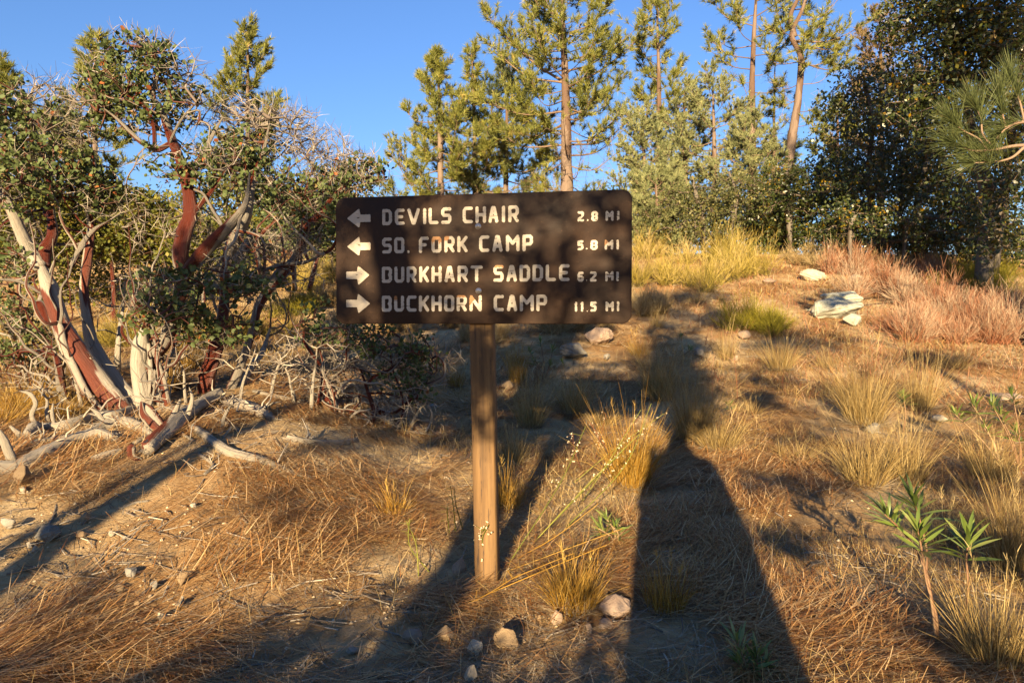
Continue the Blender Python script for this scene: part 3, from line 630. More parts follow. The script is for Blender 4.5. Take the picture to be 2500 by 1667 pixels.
E_l = [[(515, 1010, d, 20), (508, 975, d, 22), (505, 932, d, 21), (520, 872, d + .03, 19), (540, 800, d + .1, 17), (548, 720, d + .15, 14), (550, 655, d + .2, 14), (565, 600, d + .2, 19), (595, 536, d + .2, 17), (606, 500, d + .2, 14), (622, 430, d + .25, 9), (645, 360, d + .3, 6), (660, 290, d + .3, 3)],
       [(530, 1005, d + .1, 14), (560, 955, d + .15, 14), (592, 880, d + .25, 12), (615, 810, d + .3, 13), (628, 757, d + .35, 14), (652, 712, d + .4, 15), (682, 672, d + .4, 17), (722, 628, d + .45, 12), (748, 556, d + .5, 10), (785, 520, d + .5, 9), (822, 470, d + .5, 7), (870, 440, d + .5, 4)],
       [(645, 690, d + .4, 8), (630, 640, d + .35, 8), (626, 590, d + .35, 7), (650, 560, d + .3, 6), (680, 535, d + .3, 4)],
       [(735, 600, d + .5, 8), (740, 540, d + .5, 7), (745, 480, d + .5, 5), (765, 400, d + .5, 3)],
       [(560, 660, d + .3, 12), (600, 600, d + .4, 12), (625, 560, d + .4, 10)],
       [(640, 660, d + .35, 6), (690, 648, d + .35, 9), (745, 640, d + .35, 7), (790, 620, d + .4, 4)],
       [(820, 470, d + .5, 5), (880, 452, d + .5, 5), (940, 440, d + .55, 3)],
       [(575, 975, d + .2, 10), (610, 900, d + .4, 12), (640, 860, d + .6, 9), (660, 800, d + .7, 6)]]
E_b = [pblob(620, 400, d + .3, 100, 50, .3, .9), pblob(560, 370, d + .3, 80, 50, .3, .7), pblob(800, 455, d + .5, 95, 45, .3, 1.0), pblob(880, 420, d + .6, 75, 32, .25, 1.2), pblob(760, 540, d + .5, 80, 60, .3, 1.0), pblob(645, 700, d, 60, 55, .2, .9), pblob(690, 470, d + .4, 80, 50, .3, .7), pblob(630, 330, d + .3, 40, 40, .2, .6)]
E_n = [pblob(600, 300, d + .4, 90, 65, .3, .9), pblob(700, 320, d + .5, 90, 75, .3, 1.0), pblob(790, 380, d + .6, 75, 65, .3, 1.1), pblob(850, 400, d + .6, 60, 45, .3, .8), pblob(680, 600, d + .3, 110, 60, .25, .7), pblob(740, 680, d + .4, 60, 40, .25, .4), pblob(880, 395, d + .6, 50, 30, .2, .8)]
manzanita('manzanita just left of the sign with a wide crown of bare grey twigs', G(530, 1005), E_l, E_b, E_n, 3, deadset=(2, 4, 7))
d = 4.5
S_l = [[(680, 1072, d - .15, 14), (723, 1036, d - .1, 17), (778, 995, d, 15), (830, 960, d + .05, 12), (880, 925, d + .1, 8)],
       [(775, 1000, d, 9), (783, 950, d, 8), (790, 900, d, 6), (780, 850, d, 4)],
       [(842, 1084, d - .1, 10), (885, 1050, d - .08, 12), (914, 1013, d, 10), (900, 960, d, 7), (880, 900, d, 5)],
       [(912, 1015, d, 9), (945, 1025, d + .05, 9), (978, 1047, d + .1, 7), (1020, 1056, d + .1, 5), (1065, 1062, d + .15, 3)],
       [(835, 1000, d, 8), (838, 1040, d - .05, 7), (818, 1068, d - .1, 7)],
       [(1015, 1040, d + .2, 6), (1012, 1000, d + .2, 6), (1020, 960, d + .2, 5), (1060, 900, d + .2, 3)]]
S_b = [pblob(800, 815, d + .05, 80, 45, .2, 1.3), pblob(890, 830, d + .1, 90, 50, .22, 1.3), pblob(975, 850, d + .15, 85, 55, .22, 1.2), pblob(1035, 880, d + .2, 55, 50, .2, 1.0), pblob(960, 930, d + .1, 80, 40, .2, 1.2), pblob(1025, 960, d + .2, 45, 28, .15, 1.1), pblob(770, 760, d + .1, 40, 30, .15, 1)]
S_n = [pblob(830, 920, d, 110, 60, .2, .8), pblob(930, 1000, d, 80, 40, .2, .7), pblob(740, 870, d + .1, 90, 60, .2, .5), pblob(1080, 890, d + .3, 50, 60, .2, .7)]
manzanita('low sprawling manzanita bush left of the sign post under the board', G(800, 1050), S_l, S_b, S_n, 4, deadset=(3,), leafsize=.028)
d = 4.9
manzanita('small leafy manzanita low at the left edge behind the leaning trunk', G(60, 990), [[(90, 1000, d, 7), (80, 950, d, 6), (50, 880, d, 5), (30, 800, d, 4)], [(165, 1000, d - .4, 12), (150, 950, d - .4, 14), (142, 890, d - .4, 12), (130, 850, d - .35, 8)]],
          [pblob(30, 770, d, 70, 55, .25, 1.1), pblob(70, 850, d, 80, 55, .25, 1.1), pblob(20, 900, d, 50, 45, .2, 1), pblob(10, 680, d, 40, 50, .2, .9)], [pblob(90, 930, d, 60, 40, .2, .4)], 5, leafsize=.028)
# leafy thicket farther back, seen between the trunks
for k_, (u, v, d, ru, rv, lab, vb) in enumerate([(70, 560, 8.5, 150, 120, 'yellow-green bush at the left edge behind the grey manzanita fork', 800), (300, 560, 9.0, 150, 110, 'yellow-green bush seen between the two tallest manzanitas', 790), (520, 600, 8.0, 130, 95, 'dense bush behind the slanting striped manzanita limb', 800), (740, 540, 9.5, 130, 85, 'dark green bush standing left of the board behind the bare twigs', 700), (400, 740, 6.8, 120, 80, 'grey twiggy bush behind the middle trunks', 880)]):
    manzanita(lab, G(u, vb, 12) * [1, 0, 1] + [0, d, 0], [[(u - 20, vb + 10, d, 7), (u - 25, (v + vb) / 2, d, 6), (u - 40, v, d, 4), (u - 50, v - 60, d, 2)], [(u + 15, vb + 10, d, 7), (u + 35, (v + vb) / 2, d + .1, 6), (u + 45, v, d, 4), (u + 30, v - 50, d, 2)]],
              [pblob(u, v, d, ru, rv * .8, .6, 1.5), pblob(u - 40, v - rv * .6, d, ru * .6, rv * .4, .4, 1), pblob(u + 50, v - rv * .5, d, ru * .5, rv * .4, .4, 1)] if k_ != 4 else [pblob(u, v - 30, d, ru, 40, .4, .7)], [pblob(u, v + rv * .5, d, ru * .9, rv * .5, .5, .5)], 20 + k_, spacing=.09, leafsize=.05, nleaf=11, lo=True,
              lname='background_bush', cat='bush', leafmat=M_YLEAF if k_ in (0, 1, 2) else M_MLEAF, rt=.0022)

# dead wood lying about the manzanitas
def deadlog(label, px, seed, extra=(), spur=6, cat='dead branch', name='dead_branch', groove=.22, dz=0.0, m=None, k=12):
    pts = []
    for u, v, r in px:
        g = G(u, v); pts.append((g + [0, 0, r * g[1] / F * .45 + dz], r * g[1] / F))
    c = np.array([p[0] for p in pts]); rr = np.array([p[1] for p in pts])
    root = empty(name, c[0], label, cat); q = catmull(c, 7); t = np.linspace(0, len(c) - 1, len(q)); qr = np.interp(t, np.arange(len(c)), rr)
    mb = MB(); sweep(mb, q, qr, k + 4, .15, seed, groove=groove, twist=1.2, rough_=.05)
    for e_, dd_ in ((q[-1], q[-1] - q[-2]), (q[0], q[0] - q[1])):
        n_ = 9; spikes(mb, e_ - unit(dd_) * .01 + rng.normal(size=(n_, 3)) * qr[-1] * .45, unit(dd_)[None] + rng.normal(size=(n_, 3)) * .25, rng.uniform(.015, .05, n_), np.full(n_, qr[-1] * .5), .9); mb.b[-1][:] = mb.v[-1] * 9
    mb.obj('wood', m or M_LOG, root, smooth=True)
    for e, ex_ in enumerate(extra):
        g0 = G(ex_[0][0], ex_[0][1]); dd = g0[1]; mb2, _ = limb([(u, v, dd, r) for u, v, r in ex_], seed * 7 + e, k=8, groove=.15); mb2.obj('stub', m or M_LOG, root, smooth=True)
    if spur:
        mb = MB(); rg = np.random.default_rng(seed); ii = rg.integers(len(q) // 4, len(q), spur); p = q[ii]; dd = rg.normal(size=(spur, 3)) + [0, 0, .8]
        L_ = rg.uniform(.05, .16, spur); dd = unit(dd); mid = p + dd * L_[:, None] * .5 + rg.normal(size=(spur, 3)) * .012; end = p + dd * L_[:, None] + rg.normal(size=(spur, 3)) * .03
        r0 = np.minimum(qr[ii] * .35, .008); tubes(mb, p, mid, r0, r0 * .7, 5, .8); tubes(mb, mid, end, r0 * .7, r0 * .3, 4, .8); mb.obj('spurs', M_DTWIG, root, kind='stuff')
    return root
deadlog('thick weathered grey log lying on the bank at the left edge', [(-40, 1160, 17), (0, 1155, 19), (43, 1150, 20), (106, 1122, 22), (179, 1090, 22), (238, 1075, 22), (285, 1082, 14)], 1, [[(38, 1140, 16), (25, 1108, 15), (12, 1075, 13), (0, 1050, 10)]], 4, name='fallen_log', cat='log')
deadlog('grey crooked branch lying behind the thick log with upright stubs', [(100, 1048, 11), (150, 1050, 13), (185, 1042, 15), (230, 1030, 16), (285, 1020, 14), (325, 1005, 12)], 2, [[(92, 1045, 9), (78, 1015, 8), (88, 985, 8), (75, 962, 8), (52, 955, 6)], [(135, 1045, 7), (128, 1010, 7), (130, 985, 5)]], 4)
deadlog('short pale dead branch wedged at the foot of the trunks', [(225, 1060, 8), (262, 1045, 15), (310, 1038, 17), (345, 1055, 15), (372, 1072, 10)], 3, [[(262, 1045, 9), (240, 1010, 7), (218, 995, 4)], [(280, 1050, 9), (292, 1080, 8), (298, 1100, 5)]], 4)
deadlog('gnarled root arching down to a sawn end beside the log', [(362, 1120, 18), (385, 1098, 18), (414, 1068, 19), (440, 1045, 20), (470, 1020, 18), (505, 1000, 18), (540, 985, 15)], 4, [[(345, 1125, 13), (325, 1115, 14), (322, 1092, 14), (328, 1088, 10)], [(405, 1060, 16), (385, 1030, 17), (362, 1000, 17), (348, 985, 14)], [(420, 1045, 15), (425, 1010, 14), (440, 975, 9)], [(400, 1065, 14), (372, 1035, 14), (350, 1010, 12), (345, 980, 8)], [(445, 1040, 12), (462, 1005, 10), (470, 972, 7), (462, 945, 3)], [(385, 1085, 12), (410, 1100, 11), (430, 1115, 8)]], 5, m=M_MANZ_G, cat='root', name='gnarled_root', dz=.03)
deadlog('long pale fallen branch pointing to the right along the bank', [(472, 1053, 12), (505, 1078, 13), (553, 1108, 13), (600, 1124, 11), (640, 1132, 10), (700, 1155, 8), (758, 1172, 4)], 5, [[(545, 1070, 5), (560, 1050, 5), (565, 1040, 3)], [(690, 1150, 6), (700, 1180, 5), (685, 1205, 6), (708, 1212, 3)]], 5)
deadlog('flat broad dead branch on the needles behind the long one', [(548, 990, 10), (580, 995, 17), (615, 1008, 16), (650, 1020, 13), (672, 1028, 5)], 6, [[(640, 1005, 4), (665, 985, 4), (690, 980, 2)]], 3)
deadlog('slab of grey bark in front of the thick log', [(222, 1128, 10), (250, 1122, 15), (285, 1115, 14), (300, 1108, 7)], 7, (), 0)
deadlog('small bent dead stick near the left foreground stones', [(138, 1240, 2.5), (130, 1270, 3), (118, 1290, 3.5), (132, 1302, 3)], 8, (), 0, name='dead_stick', cat='stick', k=6)
deadlog('pale broken stick lying behind the straw tuft right of the post', [(1280, 1392, 5), (1330, 1382, 6), (1400, 1375, 6), (1460, 1368, 6), (1490, 1360, 5)], 9, (), 2, name='dead_stick', cat='stick', k=7)
deadlog('thin grey stick on the bank below the long pale branch', [(295, 1246, 2.5), (330, 1236, 4), (362, 1224, 3)], 10, (), 0, name='dead_stick', cat='stick', k=6)
deadlog('rounded grey stump half buried left of the trunks', [(62, 1074, 12), (82, 1062, 20), (100, 1055, 10)], 11, [[(62, 1070, 9), (45, 1058, 11), (25, 1040, 9)]], 0, name='stump', cat='stump')
for k_, (px, ex_, lab) in enumerate([([(30, 1100, 5), (90, 1085, 7), (150, 1075, 8), (205, 1062, 6)], [[(90, 1085, 5), (100, 1060, 4), (92, 1040, 3)]], 'slender grey branch resting on the thick log'), ([(330, 1085, 6), (380, 1060, 8), (430, 1058, 8), (470, 1080, 4)], [[(380, 1060, 5), (372, 1030, 4), (390, 1010, 2)]], 'short grey branch crossing the gnarled root'), ([(390, 1005, 7), (450, 1000, 9), (500, 1015, 8), (560, 1040, 5), (590, 1062, 3)], [[(500, 1015, 5), (530, 1000, 4), (560, 1005, 2)]], 'grey branch in the shade below the red trunk'),
    ([(620, 960, 5), (680, 975, 7), (740, 985, 6), (790, 978, 3)], [], 'thin bleached branch lying towards the low bush'), ([(700, 1075, 8), (760, 1085, 9), (820, 1090, 8), (870, 1080, 5)], [[(820, 1090, 5), (850, 1105, 4), (900, 1110, 2)]], 'grey branch flat on the needles under the low bush'), ([(930, 1010, 6), (985, 1040, 8), (1040, 1058, 6), (1090, 1062, 3)], [[(985, 1040, 5), (1000, 1075, 4), (1030, 1090, 2)]], 'dark grey branch lying left of the post in the shade'), ([(150, 985, 5), (200, 1000, 8), (255, 1020, 9), (280, 1045, 6)], [], 'grey branch leaning against the foot of the leaning trunk'), ([(485, 1110, 4), (520, 1140, 5), (500, 1165, 4)], [], 'curled dead root tip hanging over the bank')]):
    deadlog(lab, px, 30 + k_, ex_, 5)
def snag(label, u, v, h, seed, n=16, lean=0):
    g = G(u, v); root = empty('dead_snag', g, label, 'dead branch'); rg = np.random.default_rng(seed); hh = h * g[1] / F
    sk = catmull(np.array([g - [0, 0, .03], g + [lean * .2 * hh, 0, hh * .35], g + [lean * .5 * hh, .03, hh * .7], g + [lean * hh, 0, hh]]), 5)
    mb = MB(); sweep(mb, sk, np.linspace(.013 * (1 + (h > 200)), .004, len(sk)), 9, .1, seed); mb.obj('wood', M_LOG, root, smooth=True)
    att = g + [lean * hh * .7, 0, hh * .75] + rg.normal(size=(n, 3)) * [hh * .35, hh * .25, hh * .25]
    X_, par_, cnt_, e_, M_ = grow(sk[4:], att, .05, .35, seed=seed); mb = MB(); twigs(mb, X_, par_, cnt_, M_, .0022, .45, .01, 4, 6); mb.obj('twigs', M_DTWIG, root, kind='stuff')
for k_, (u, v, h, ln, lab) in enumerate([(285, 930, 260, .1, 'bleached dead branch standing between the two left manzanita trunks'), (455, 985, 110, -.2, 'small bleached snag in front of the red trunk'), (585, 985, 120, .3, 'forked grey snag right of the red trunk'), (660, 960, 150, .5, 'low twiggy snag leaning right towards the low bush'), (880, 1010, 130, -.2, 'bleached twiggy snag in the low bush left of the post'), (760, 1000, 150, .1, 'thin grey snag standing on the curved limb of the low bush'), (1000, 1055, 70, .6, 'grey snag reaching to the sign post near the ground'), (205, 1005, 150, -.5, 'bleached snag leaning left in front of the leaning trunk'), (355, 1060, 130, .2, 'stubby bleached snag rising from the gnarled root'), (400, 960, 170, .3, 'bleached forked snag right beside the grey middle trunk'), (120, 1040, 90, -.3, 'little bleached snag above the thick log'), (540, 1050, 80, .4, 'little bleached snag by the flat broad branch'), (720, 985, 110, -.4, 'thin snag at the left rim of the low bush')]):
    snag(lab, u, v, h, 50 + k_, 40, ln)

# ================================================================ pines
def tufts(mb, p, d, n, L, w, spread=.55, var=None):
    m = len(p); P_ = np.repeat(p, n, 0); D_ = unit(np.repeat(unit(d), n, 0) + rng.normal(size=(m * n, 3)) * spread)
    va = np.clip(np.repeat(rng.normal(size=m) * .16 + .5, n) + rng.normal(size=m * n) * .13, 0, 1)
    P_ = P_ - D_ * 0.0 + np.repeat(unit(d), n, 0) * (rng.random((m * n, 1)) - .7) * L * .55
    spikes(mb, P_, D_, L * rng.uniform(.7, 1.15, m * n), w, va)
def pine(label, u, v_top, vb, d, r_px, prof, nl, cb=.15, lean=0, seed=0, needle=None, twig=None, tn=25, tl=.18, tw=.0175, dens=1.0, trunk_px=None, group='pines on the crest of the hill', dead=False, fork=None, trunk_r=None, bare_low=.35, name='pine_tree', cat='pine', extra=()):
    """trunk through (u, v_top) .. (base at depth d), limbs in whorls, needle brushes at the twig ends"""
    rg = np.random.default_rng(seed + 100)
    top = P(u, v_top, d)
    if trunk_px: tp = [P(a, b_, d) for a, b_ in trunk_px]
    else: tp = [top, P(u + lean, (v_top + vb) / 2, d), P(u + lean * 1.3, vb, d)]
    bx_ = tp[-1][0] + (tp[-1][0] - tp[-2][0]) * .3; base = np.array([bx_, d, Hs(bx_, d) - .05]); tp = [base] + tp[::-1]
    root = empty(name, base + [0, 0, .05], label, cat, group)
    q = catmull(np.array(tp), 8); s = np.concatenate([[0], np.cumsum(np.linalg.norm(np.diff(q, axis=0), axis=1))]); s /= s[-1]
    R0 = .82 * (trunk_r or r_px) * d / F; rr = R0 * (1 - s) ** .75 + .012
    mb = MB(); sweep(mb, q, rr, 10, .05, seed, groove=.06); 
    if fork:
        fp = catmull(np.array([P(a, b_, d) for a, b_ in fork]), 6); sweep(mb, fp, np.linspace(R0 * .5, .02, len(fp)), 8, .05, seed)
    mb.obj('trunk', M_PINEB, root, smooth=True)
    Hh = q[-1][2] - base[2]; bl = MB(); tu_p = []; tu_d = []; dt = MB()
    specs = []
    for k_ in range(nl):
        h = cb + (1 - cb) * ((k_ + rg.random()) / nl) ** .9; az = k_ * 2.4 + rg.normal() * .5
        L_ = np.interp(h, [x for x, _ in prof], [y for _, y in prof]) * d / F * rg.uniform(.6, 1.15)
        specs.append((h, az, L_, None))
    for ex_ in extra: specs.append(ex_)
    for (h, az, L_, tgt) in specs:
        c0 = np.array([np.interp(h, s, q[:, i]) for i in range(3)])
        if tgt is None:
            up = np.interp(h, [0, .5, .85, 1], [-.12, .12, .5, 1.0]) + rg.normal() * .12
            dv = np.array([math.cos(az), math.sin(az), up]); end = c0 + dv * L_
            mid = c0 + np.array([math.cos(az), math.sin(az), up - .18]) * L_ * .55 + rg.normal(size=3) * L_ * .05
            end[2] += .18 * L_
        else:
            end = P(tgt[0], tgt[1], d + tgt[2]); L_ = np.linalg.norm(end - c0); mid = (c0 + end) / 2 + [0, 0, -.12 * L_] + rg.normal(size=3) * L_ * .05
        bl = MB(); lp = catmull(np.array([c0, mid, end]), 5); m = len(lp)
        lr = np.linspace(max(.010, .015 * L_), .004, m); tubes(bl, lp[:-1], lp[1:], lr[:-1], lr[1:], 4, rg.random() * .6 + .2)
        isbare = h < bare_low and rg.random() < .45 or dead
        nb = int((4 + L_ * 13) * dens)
        tt = rg.uniform(.22 if not isbare else .15, 1, nb) ** .8; f_ = tt * (m - 1); i0 = np.minimum(f_.astype(int), m - 2); fr = (f_ - i0)[:, None]
        bp_ = lp[i0] * (1 - fr) + lp[i0 + 1] * fr; ld = unit(lp[i0 + 1] - lp[i0])
        bd = unit(ld * .7 + rg.normal(size=(nb, 3)) * [.75, .75, .4] + [0, 0, .30]); bL = rg.uniform(.16, .5, nb) * min(1, .4 + L_ * .4)
        be = bp_ + bd * bL[:, None] + [0, 0, .03]; tubes(bl, bp_, be, np.full(nb, .005), np.full(nb, .003), 3, rg.random(nb))
        if isbare:
            p2 = np.repeat(be, 3, 0); ribbons(bl, p2, rg.normal(size=p2.shape), rg.uniform(.1, .3, len(p2)), .006, None, 1, .5)
            if dead:
                bl.obj('branch', M_DTWIG, root); continue
            keep = rg.random(nb) < .2; be, bd = be[keep], bd[keep]
        bl.obj('branch', M_DTWIG if dead else (twig or M_PTWIG), root)
        tu_p += [be, be - bd * (bL[:len(be)] if not isbare else np.full(len(be), .2))[:, None] * .45, lp[-1:]]; tu_d += [bd + [0, 0, .35], bd * .6 + [0, 0, .6] + rg.normal(size=bd.shape) * .3, unit(lp[-1:] - lp[-2:-1]) + [0, 0, .3]]
    if not dead:
        hh = q[s > .93]; tu_p.append(np.repeat(hh, 3, 0)); tu_d.append(rg.normal(size=(len(hh) * 3, 3)) * .5 + [0, 0, 1])
    if tu_p:
        mb = MB(); tufts(mb, np.concatenate(tu_p), np.concatenate(tu_d), tn, tl, tw); mb.obj('foliage', needle or M_NEED, root, kind='stuff')
    return root
CONE = [(0, 60), (.2, 110), (.45, 100), (.7, 60), (.9, 25), (1, 8)]
pine('pointed young pine nearest the left corner of the board with a broad lower crown', 1068, 137, 470, 20, 13, [(0, 90), (.3, 130), (.55, 110), (.75, 65), (.92, 30), (1, 10)], 56, .12, 6, 1)
pine('slim pine second from the left above the board with a narrow tip', 1152, 128, 470, 21, 10, [(0, 80), (.3, 110), (.6, 85), (.78, 32), (.85, 20), (1, 14)], 48, .12, 6, 2)
pine('third pine above the board, bushy and dark, left of the big one', 1243, 150, 470, 21.5, 10, [(0, 90), (.35, 130), (.6, 110), (.8, 55), (1, 14)], 56, .12, -6, 3, needle=M_NEED_B)
pine('biggest pine over the board with bare orange trunk and a top beyond the frame', 1368, -60, 460, 18.5, 22, [(0, 100), (.3, 150), (.5, 150), (.7, 150), (.85, 110), (1, 70)], 60, .10, 12, 4,
     extra=[(.62, 0, 1, (1195, 110, .3)), (.62, 0, 1, (1180, 30, .1)), (.66, 0, 1, (1555, 70, -.2)), (.60, 0, 1, (1560, 95, .4)), (.52, 0, 1, (1185, 250, -.5)), (.48, 0, 1, (1240, 320, -.6)), (.5, 0, 1, (1530, 180, .6)), (.4, 0, 1, (1540, 290, .5)), (.36, 0, 1, (1530, 310, 0)), (.75, 0, 1, (1290, 10, .4)), (.22, 0, 1, (1450, 470, -.3)), (.45, 0, 1, (1250, 260, .8))], dens=1.0, bare_low=.5)
pine('narrow straight pine between the big one and the bare trunks', 1603, -25, 460, 20, 11, [(0, 60), (.3, 80), (.5, 90), (.62, 80), (.8, 55), (1, 22)], 44, .12, 6, 5)
pine('sparse tall pine with a clean trunk, left of the two bare-trunked ones', 1850, -70, 330, 19, 15, [(0, 40), (.3, 80), (.5, 80), (.7, 95), (.85, 95), (1, 60)], 26, .35, -6, 6, bare_low=.62, dens=.7, trunk_px=[(1850, -70), (1842, 60), (1836, 200), (1836, 320), (1838, 500)])
pine('sparse crooked pine with a bent forked trunk, right of its straight neighbour', 1975, -60, 400, 18, 17, [(0, 40), (.4, 60), (.6, 100), (.75, 110), (.9, 110), (1, 60)], 24, .42, 0, 7, bare_low=.6, dens=.75, trunk_px=[(1990, -80), (1960, 20), (1933, 85), (1955, 140), (1950, 230), (1935, 330), (1925, 400), (1905, 560)], fork=[(1940, 90), (1930, 40), (1950, -10), (1960, -80)],
     extra=[(.74, 0, 1, (2070, 110, -.3)), (.74, 0, 1, (2130, 50, -.6)), (.66, 0, 1, (2080, 160, .3))])
pine('thin dead pine standing between the two sparse ones', 1892, 160, 380, 19.5, 7, [(0, 30), (.4, 50), (1, 20)], 16, .3, -2, 8, dead=True, name='dead_pine', cat='dead pine', group=None)
pine('small pointed pine whose green tip stands alone over the bare manzanita twigs', 605, 72, 330, 15, 9, [(0, 90), (.4, 95), (.65, 75), (.85, 38), (1, 10)], 44, .2, 0, 9, tl=.15, group='pines behind the manzanitas')
pine('pine half hidden behind the tallest manzanita crown', 232, 112, 350, 14, 9, [(0, 80), (.5, 75), (.7, 62), (.88, 40), (1, 12)], 40, .2, 0, 10, tl=.15, group='pines behind the manzanitas')
pine('pine tip at the far left edge of the frame', 14, 165, 350, 14, 8, [(0, 80), (.5, 60), (.8, 32), (1, 8)], 34, .2, 0, 11, tl=.15, group='pines behind the manzanitas')
pine('pine tree seen through the gap left of the tallest manzanita', 120, 300, 420, 17, 8, [(0, 80), (.5, 75), (.8, 45), (1, 15)], 34, .1, 0, 12, tl=.15, group='pines behind the manzanitas')
PY = [(0, 90), (.3, 105), (.6, 95), (.85, 60), (1, 30)]
for k_, (u, vt, d_, w, lab) in enumerate([(1570, 300, 17, 1.0, 'bushy grey-green pinyon nearest the right corner of the board'), (1740, 200, 18.5, 1.0, 'rounded grey-green pinyon left of the straight bare trunk, tallest of its kind'), (1670, 240, 19, .9, 'grey-green pinyon between its two neighbours behind the narrow pine'), (1830, 300, 17, .9, 'yellow-green pinyon in front of the straight bare trunk'), (1600, 440, 15.5, .75, 'low dense pinyon at the right edge of the board')]):
    pine(lab, u, vt, 560, d_, 10, [(a, b_ * w) for a, b_ in PY], 50, .04, 4, 20 + k_, needle=M_PINY, tn=26, tl=.10, tw=.015, dens=1.6, group='pinyons on the crest', bare_low=.1, name='pinyon_pine', cat='pinyon')
pine('brown-tipped pine behind the oaks at the top right', 2150, 60, 520, 19, 12, [(0, 70), (.5, 110), (.8, 80), (1, 30)], 34, .15, 0, 31, needle=varmat('rusty_pine_needles', [(0, (.16, .12, .06)), (.5, (.30, .22, .11)), (1, (.44, .31, .17))], .6, .2), group=None)
pine('small pine between the crooked trunk and the oaks', 2045, 260, 520, 19, 9, [(0, 60), (.5, 80), (1, 15)], 30, .1, 0, 32, group=None)
pine('small dark pine behind the thin dead trunk', 1920, 350, 520, 20, 9, [(0, 60), (.5, 75), (1, 15)], 30, .1, 0, 33, needle=M_NEED_B, group=None)

# ================================================================ oaks
M_OLIVE = varmat('olive_leaves', [(0, (.05, .06, .02)), (.5, (.12, .125, .04)), (1, (.26, .23, .07))], .6, .25, .1, 2)
def oak(label, base, trunks, blobs, seed, spacing=.32, ls=.07, nleaf=14, lo=True, lm=None, tw=None, name='oak_tree', cat='oak', rt=.004, group=None, bark=None, pen=.3, rmax=.09, kin='oak'):
    root = empty(name, base, label, cat, group); sk = []
    for k_, t in enumerate(trunks):
        c = np.array([p for p, r in t]); r = np.array([r for p, r in t]); q = catmull(c, 6); qr = np.interp(np.linspace(0, len(c) - 1, len(q)), np.arange(len(c)), r)
        mb = MB(); sweep(mb, q, qr, 10, .06, seed + k_, groove=.05); mb.obj('trunk', bark or M_DARKB, root, smooth=True); sk.append(q[len(q) // 5:])
    sk = np.concatenate(sk); att = blob_points(blobs, spacing); X_, par_, cnt_, e_, M_ = grow(sk, att, step=.16, jit=.3, pen=pen, seed=seed)
    mb = MB(); twigs(mb, X_, par_, cnt_, M_, rt, .48, rmax, 3, 6); mb.obj('branches', tw or M_OTWIG, root, kind='stuff')
    n = len(e_) * nleaf; p = np.repeat(X_[e_], nleaf, 0) + rng.normal(size=(n, 3)) * spacing * .42; dd = unit(rng.normal(size=(n, 3)) + [0, 0, .2]); mb = MB()
    cl = np.repeat(rng.normal(size=len(e_)) * .15 + (rng.random(len(e_)) < .07) * .45, nleaf); L_ = ls * rng.uniform(.6, 1.3, n)
    leaves(mb, p, dd, rng.normal(size=(n, 3)), L_, L_ * .6, np.clip(rng.beta(2, 2.5, n) + cl, 0, 1), lo=lo); mb.obj('foliage', lm or M_OLEAF, root, kind='stuff')
    return root
def tb(u, d_, r, pts):
    return [(np.array([P(u, 600, d_)[0], d_, Hs(P(u, 600, d_)[0], d_) - .1]), r)] + [(P(a, b_, d_), rr_ * d_ / F) for a, b_, rr_ in pts]
def gb(u, d_): x = P(u, 600, d_)[0]; return (x, d_, Hs(x, d_))
oak('dark evergreen oak filling the upper right corner, hanging foliage', gb(2330, 10.5), [tb(2400, 10.5, .15, [(2412, 500, 17), (2385, 380, 13), (2350, 200, 10), (2330, 50, 7), (2300, -80, 4)]), tb(2420, 10.8, .07, [(2460, 400, 10), (2480, 250, 8), (2500, 100, 5)])],
    [pblob(2330, 130, 10.5, 150, 150, 1.0, 1.2), pblob(2450, 60, 10.5, 130, 160, 1.0, 1.2), pblob(2260, 20, 10.5, 110, 90, .9, 1.1), pblob(2260, 250, 10.6, 100, 90, .8, 1.0), pblob(2400, 330, 10.8, 150, 90, .8, .9), pblob(2180, 40, 10.5, 50, 60, .5, .7), pblob(2330, -120, 10.5, 220, 100, 1.0, .9), pblob(2480, 430, 10.4, 100, 80, .8, .9), pblob(2380, 440, 10, 90, 60, .5, .8), pblob(2450, 540, 10, 90, 50, .5, 1), pblob(2400, 520, 9.7, 60, 60, .4, 1.1), pblob(2420, 600, 9.8, 80, 35, .4, 1.1)], 61, spacing=.15, ls=.07, nleaf=13)
oak('broad oak with dark foliage in the right background, brightened by yellow leaves', gb(2150, 14), [tb(2140, 14, .07, [(2130, 520, 9), (2120, 420, 7), (2130, 300, 5), (2110, 200, 4)]), tb(2230, 14, .06, [(2240, 500, 8), (2260, 400, 6), (2250, 280, 4)])],
    [pblob(2080, 330, 14, 100, 110, 1.2, .8), pblob(2180, 250, 14, 110, 110, 1.2, .8), pblob(2110, 200, 14, 80, 70, 1, .7), pblob(2260, 380, 14, 110, 90, 1.1, .9), pblob(2200, 470, 13.5, 130, 60, 1, .8), pblob(2060, 450, 14, 80, 70, 1, .8), pblob(2370, 480, 13.5, 110, 70, 1, .7), pblob(2020, 250, 14.5, 50, 60, .7, .5)], 62, spacing=.20, ls=.08, nleaf=13)
oak('shrubby scrub oak under the straight bare trunks, nearly black in shade', gb(1930, 15.5), [tb(1930, 15.5, .035, [(1925, 520, 9), (1915, 450, 7), (1930, 400, 4)])], [pblob(1920, 460, 15.5, 85, 80, .9, 1.2), pblob(1990, 500, 15.5, 70, 60, .9, 1.1), pblob(1850, 500, 15.5, 70, 60, .9, 1)], 63, spacing=.17, ls=.07, name='scrub_oak')
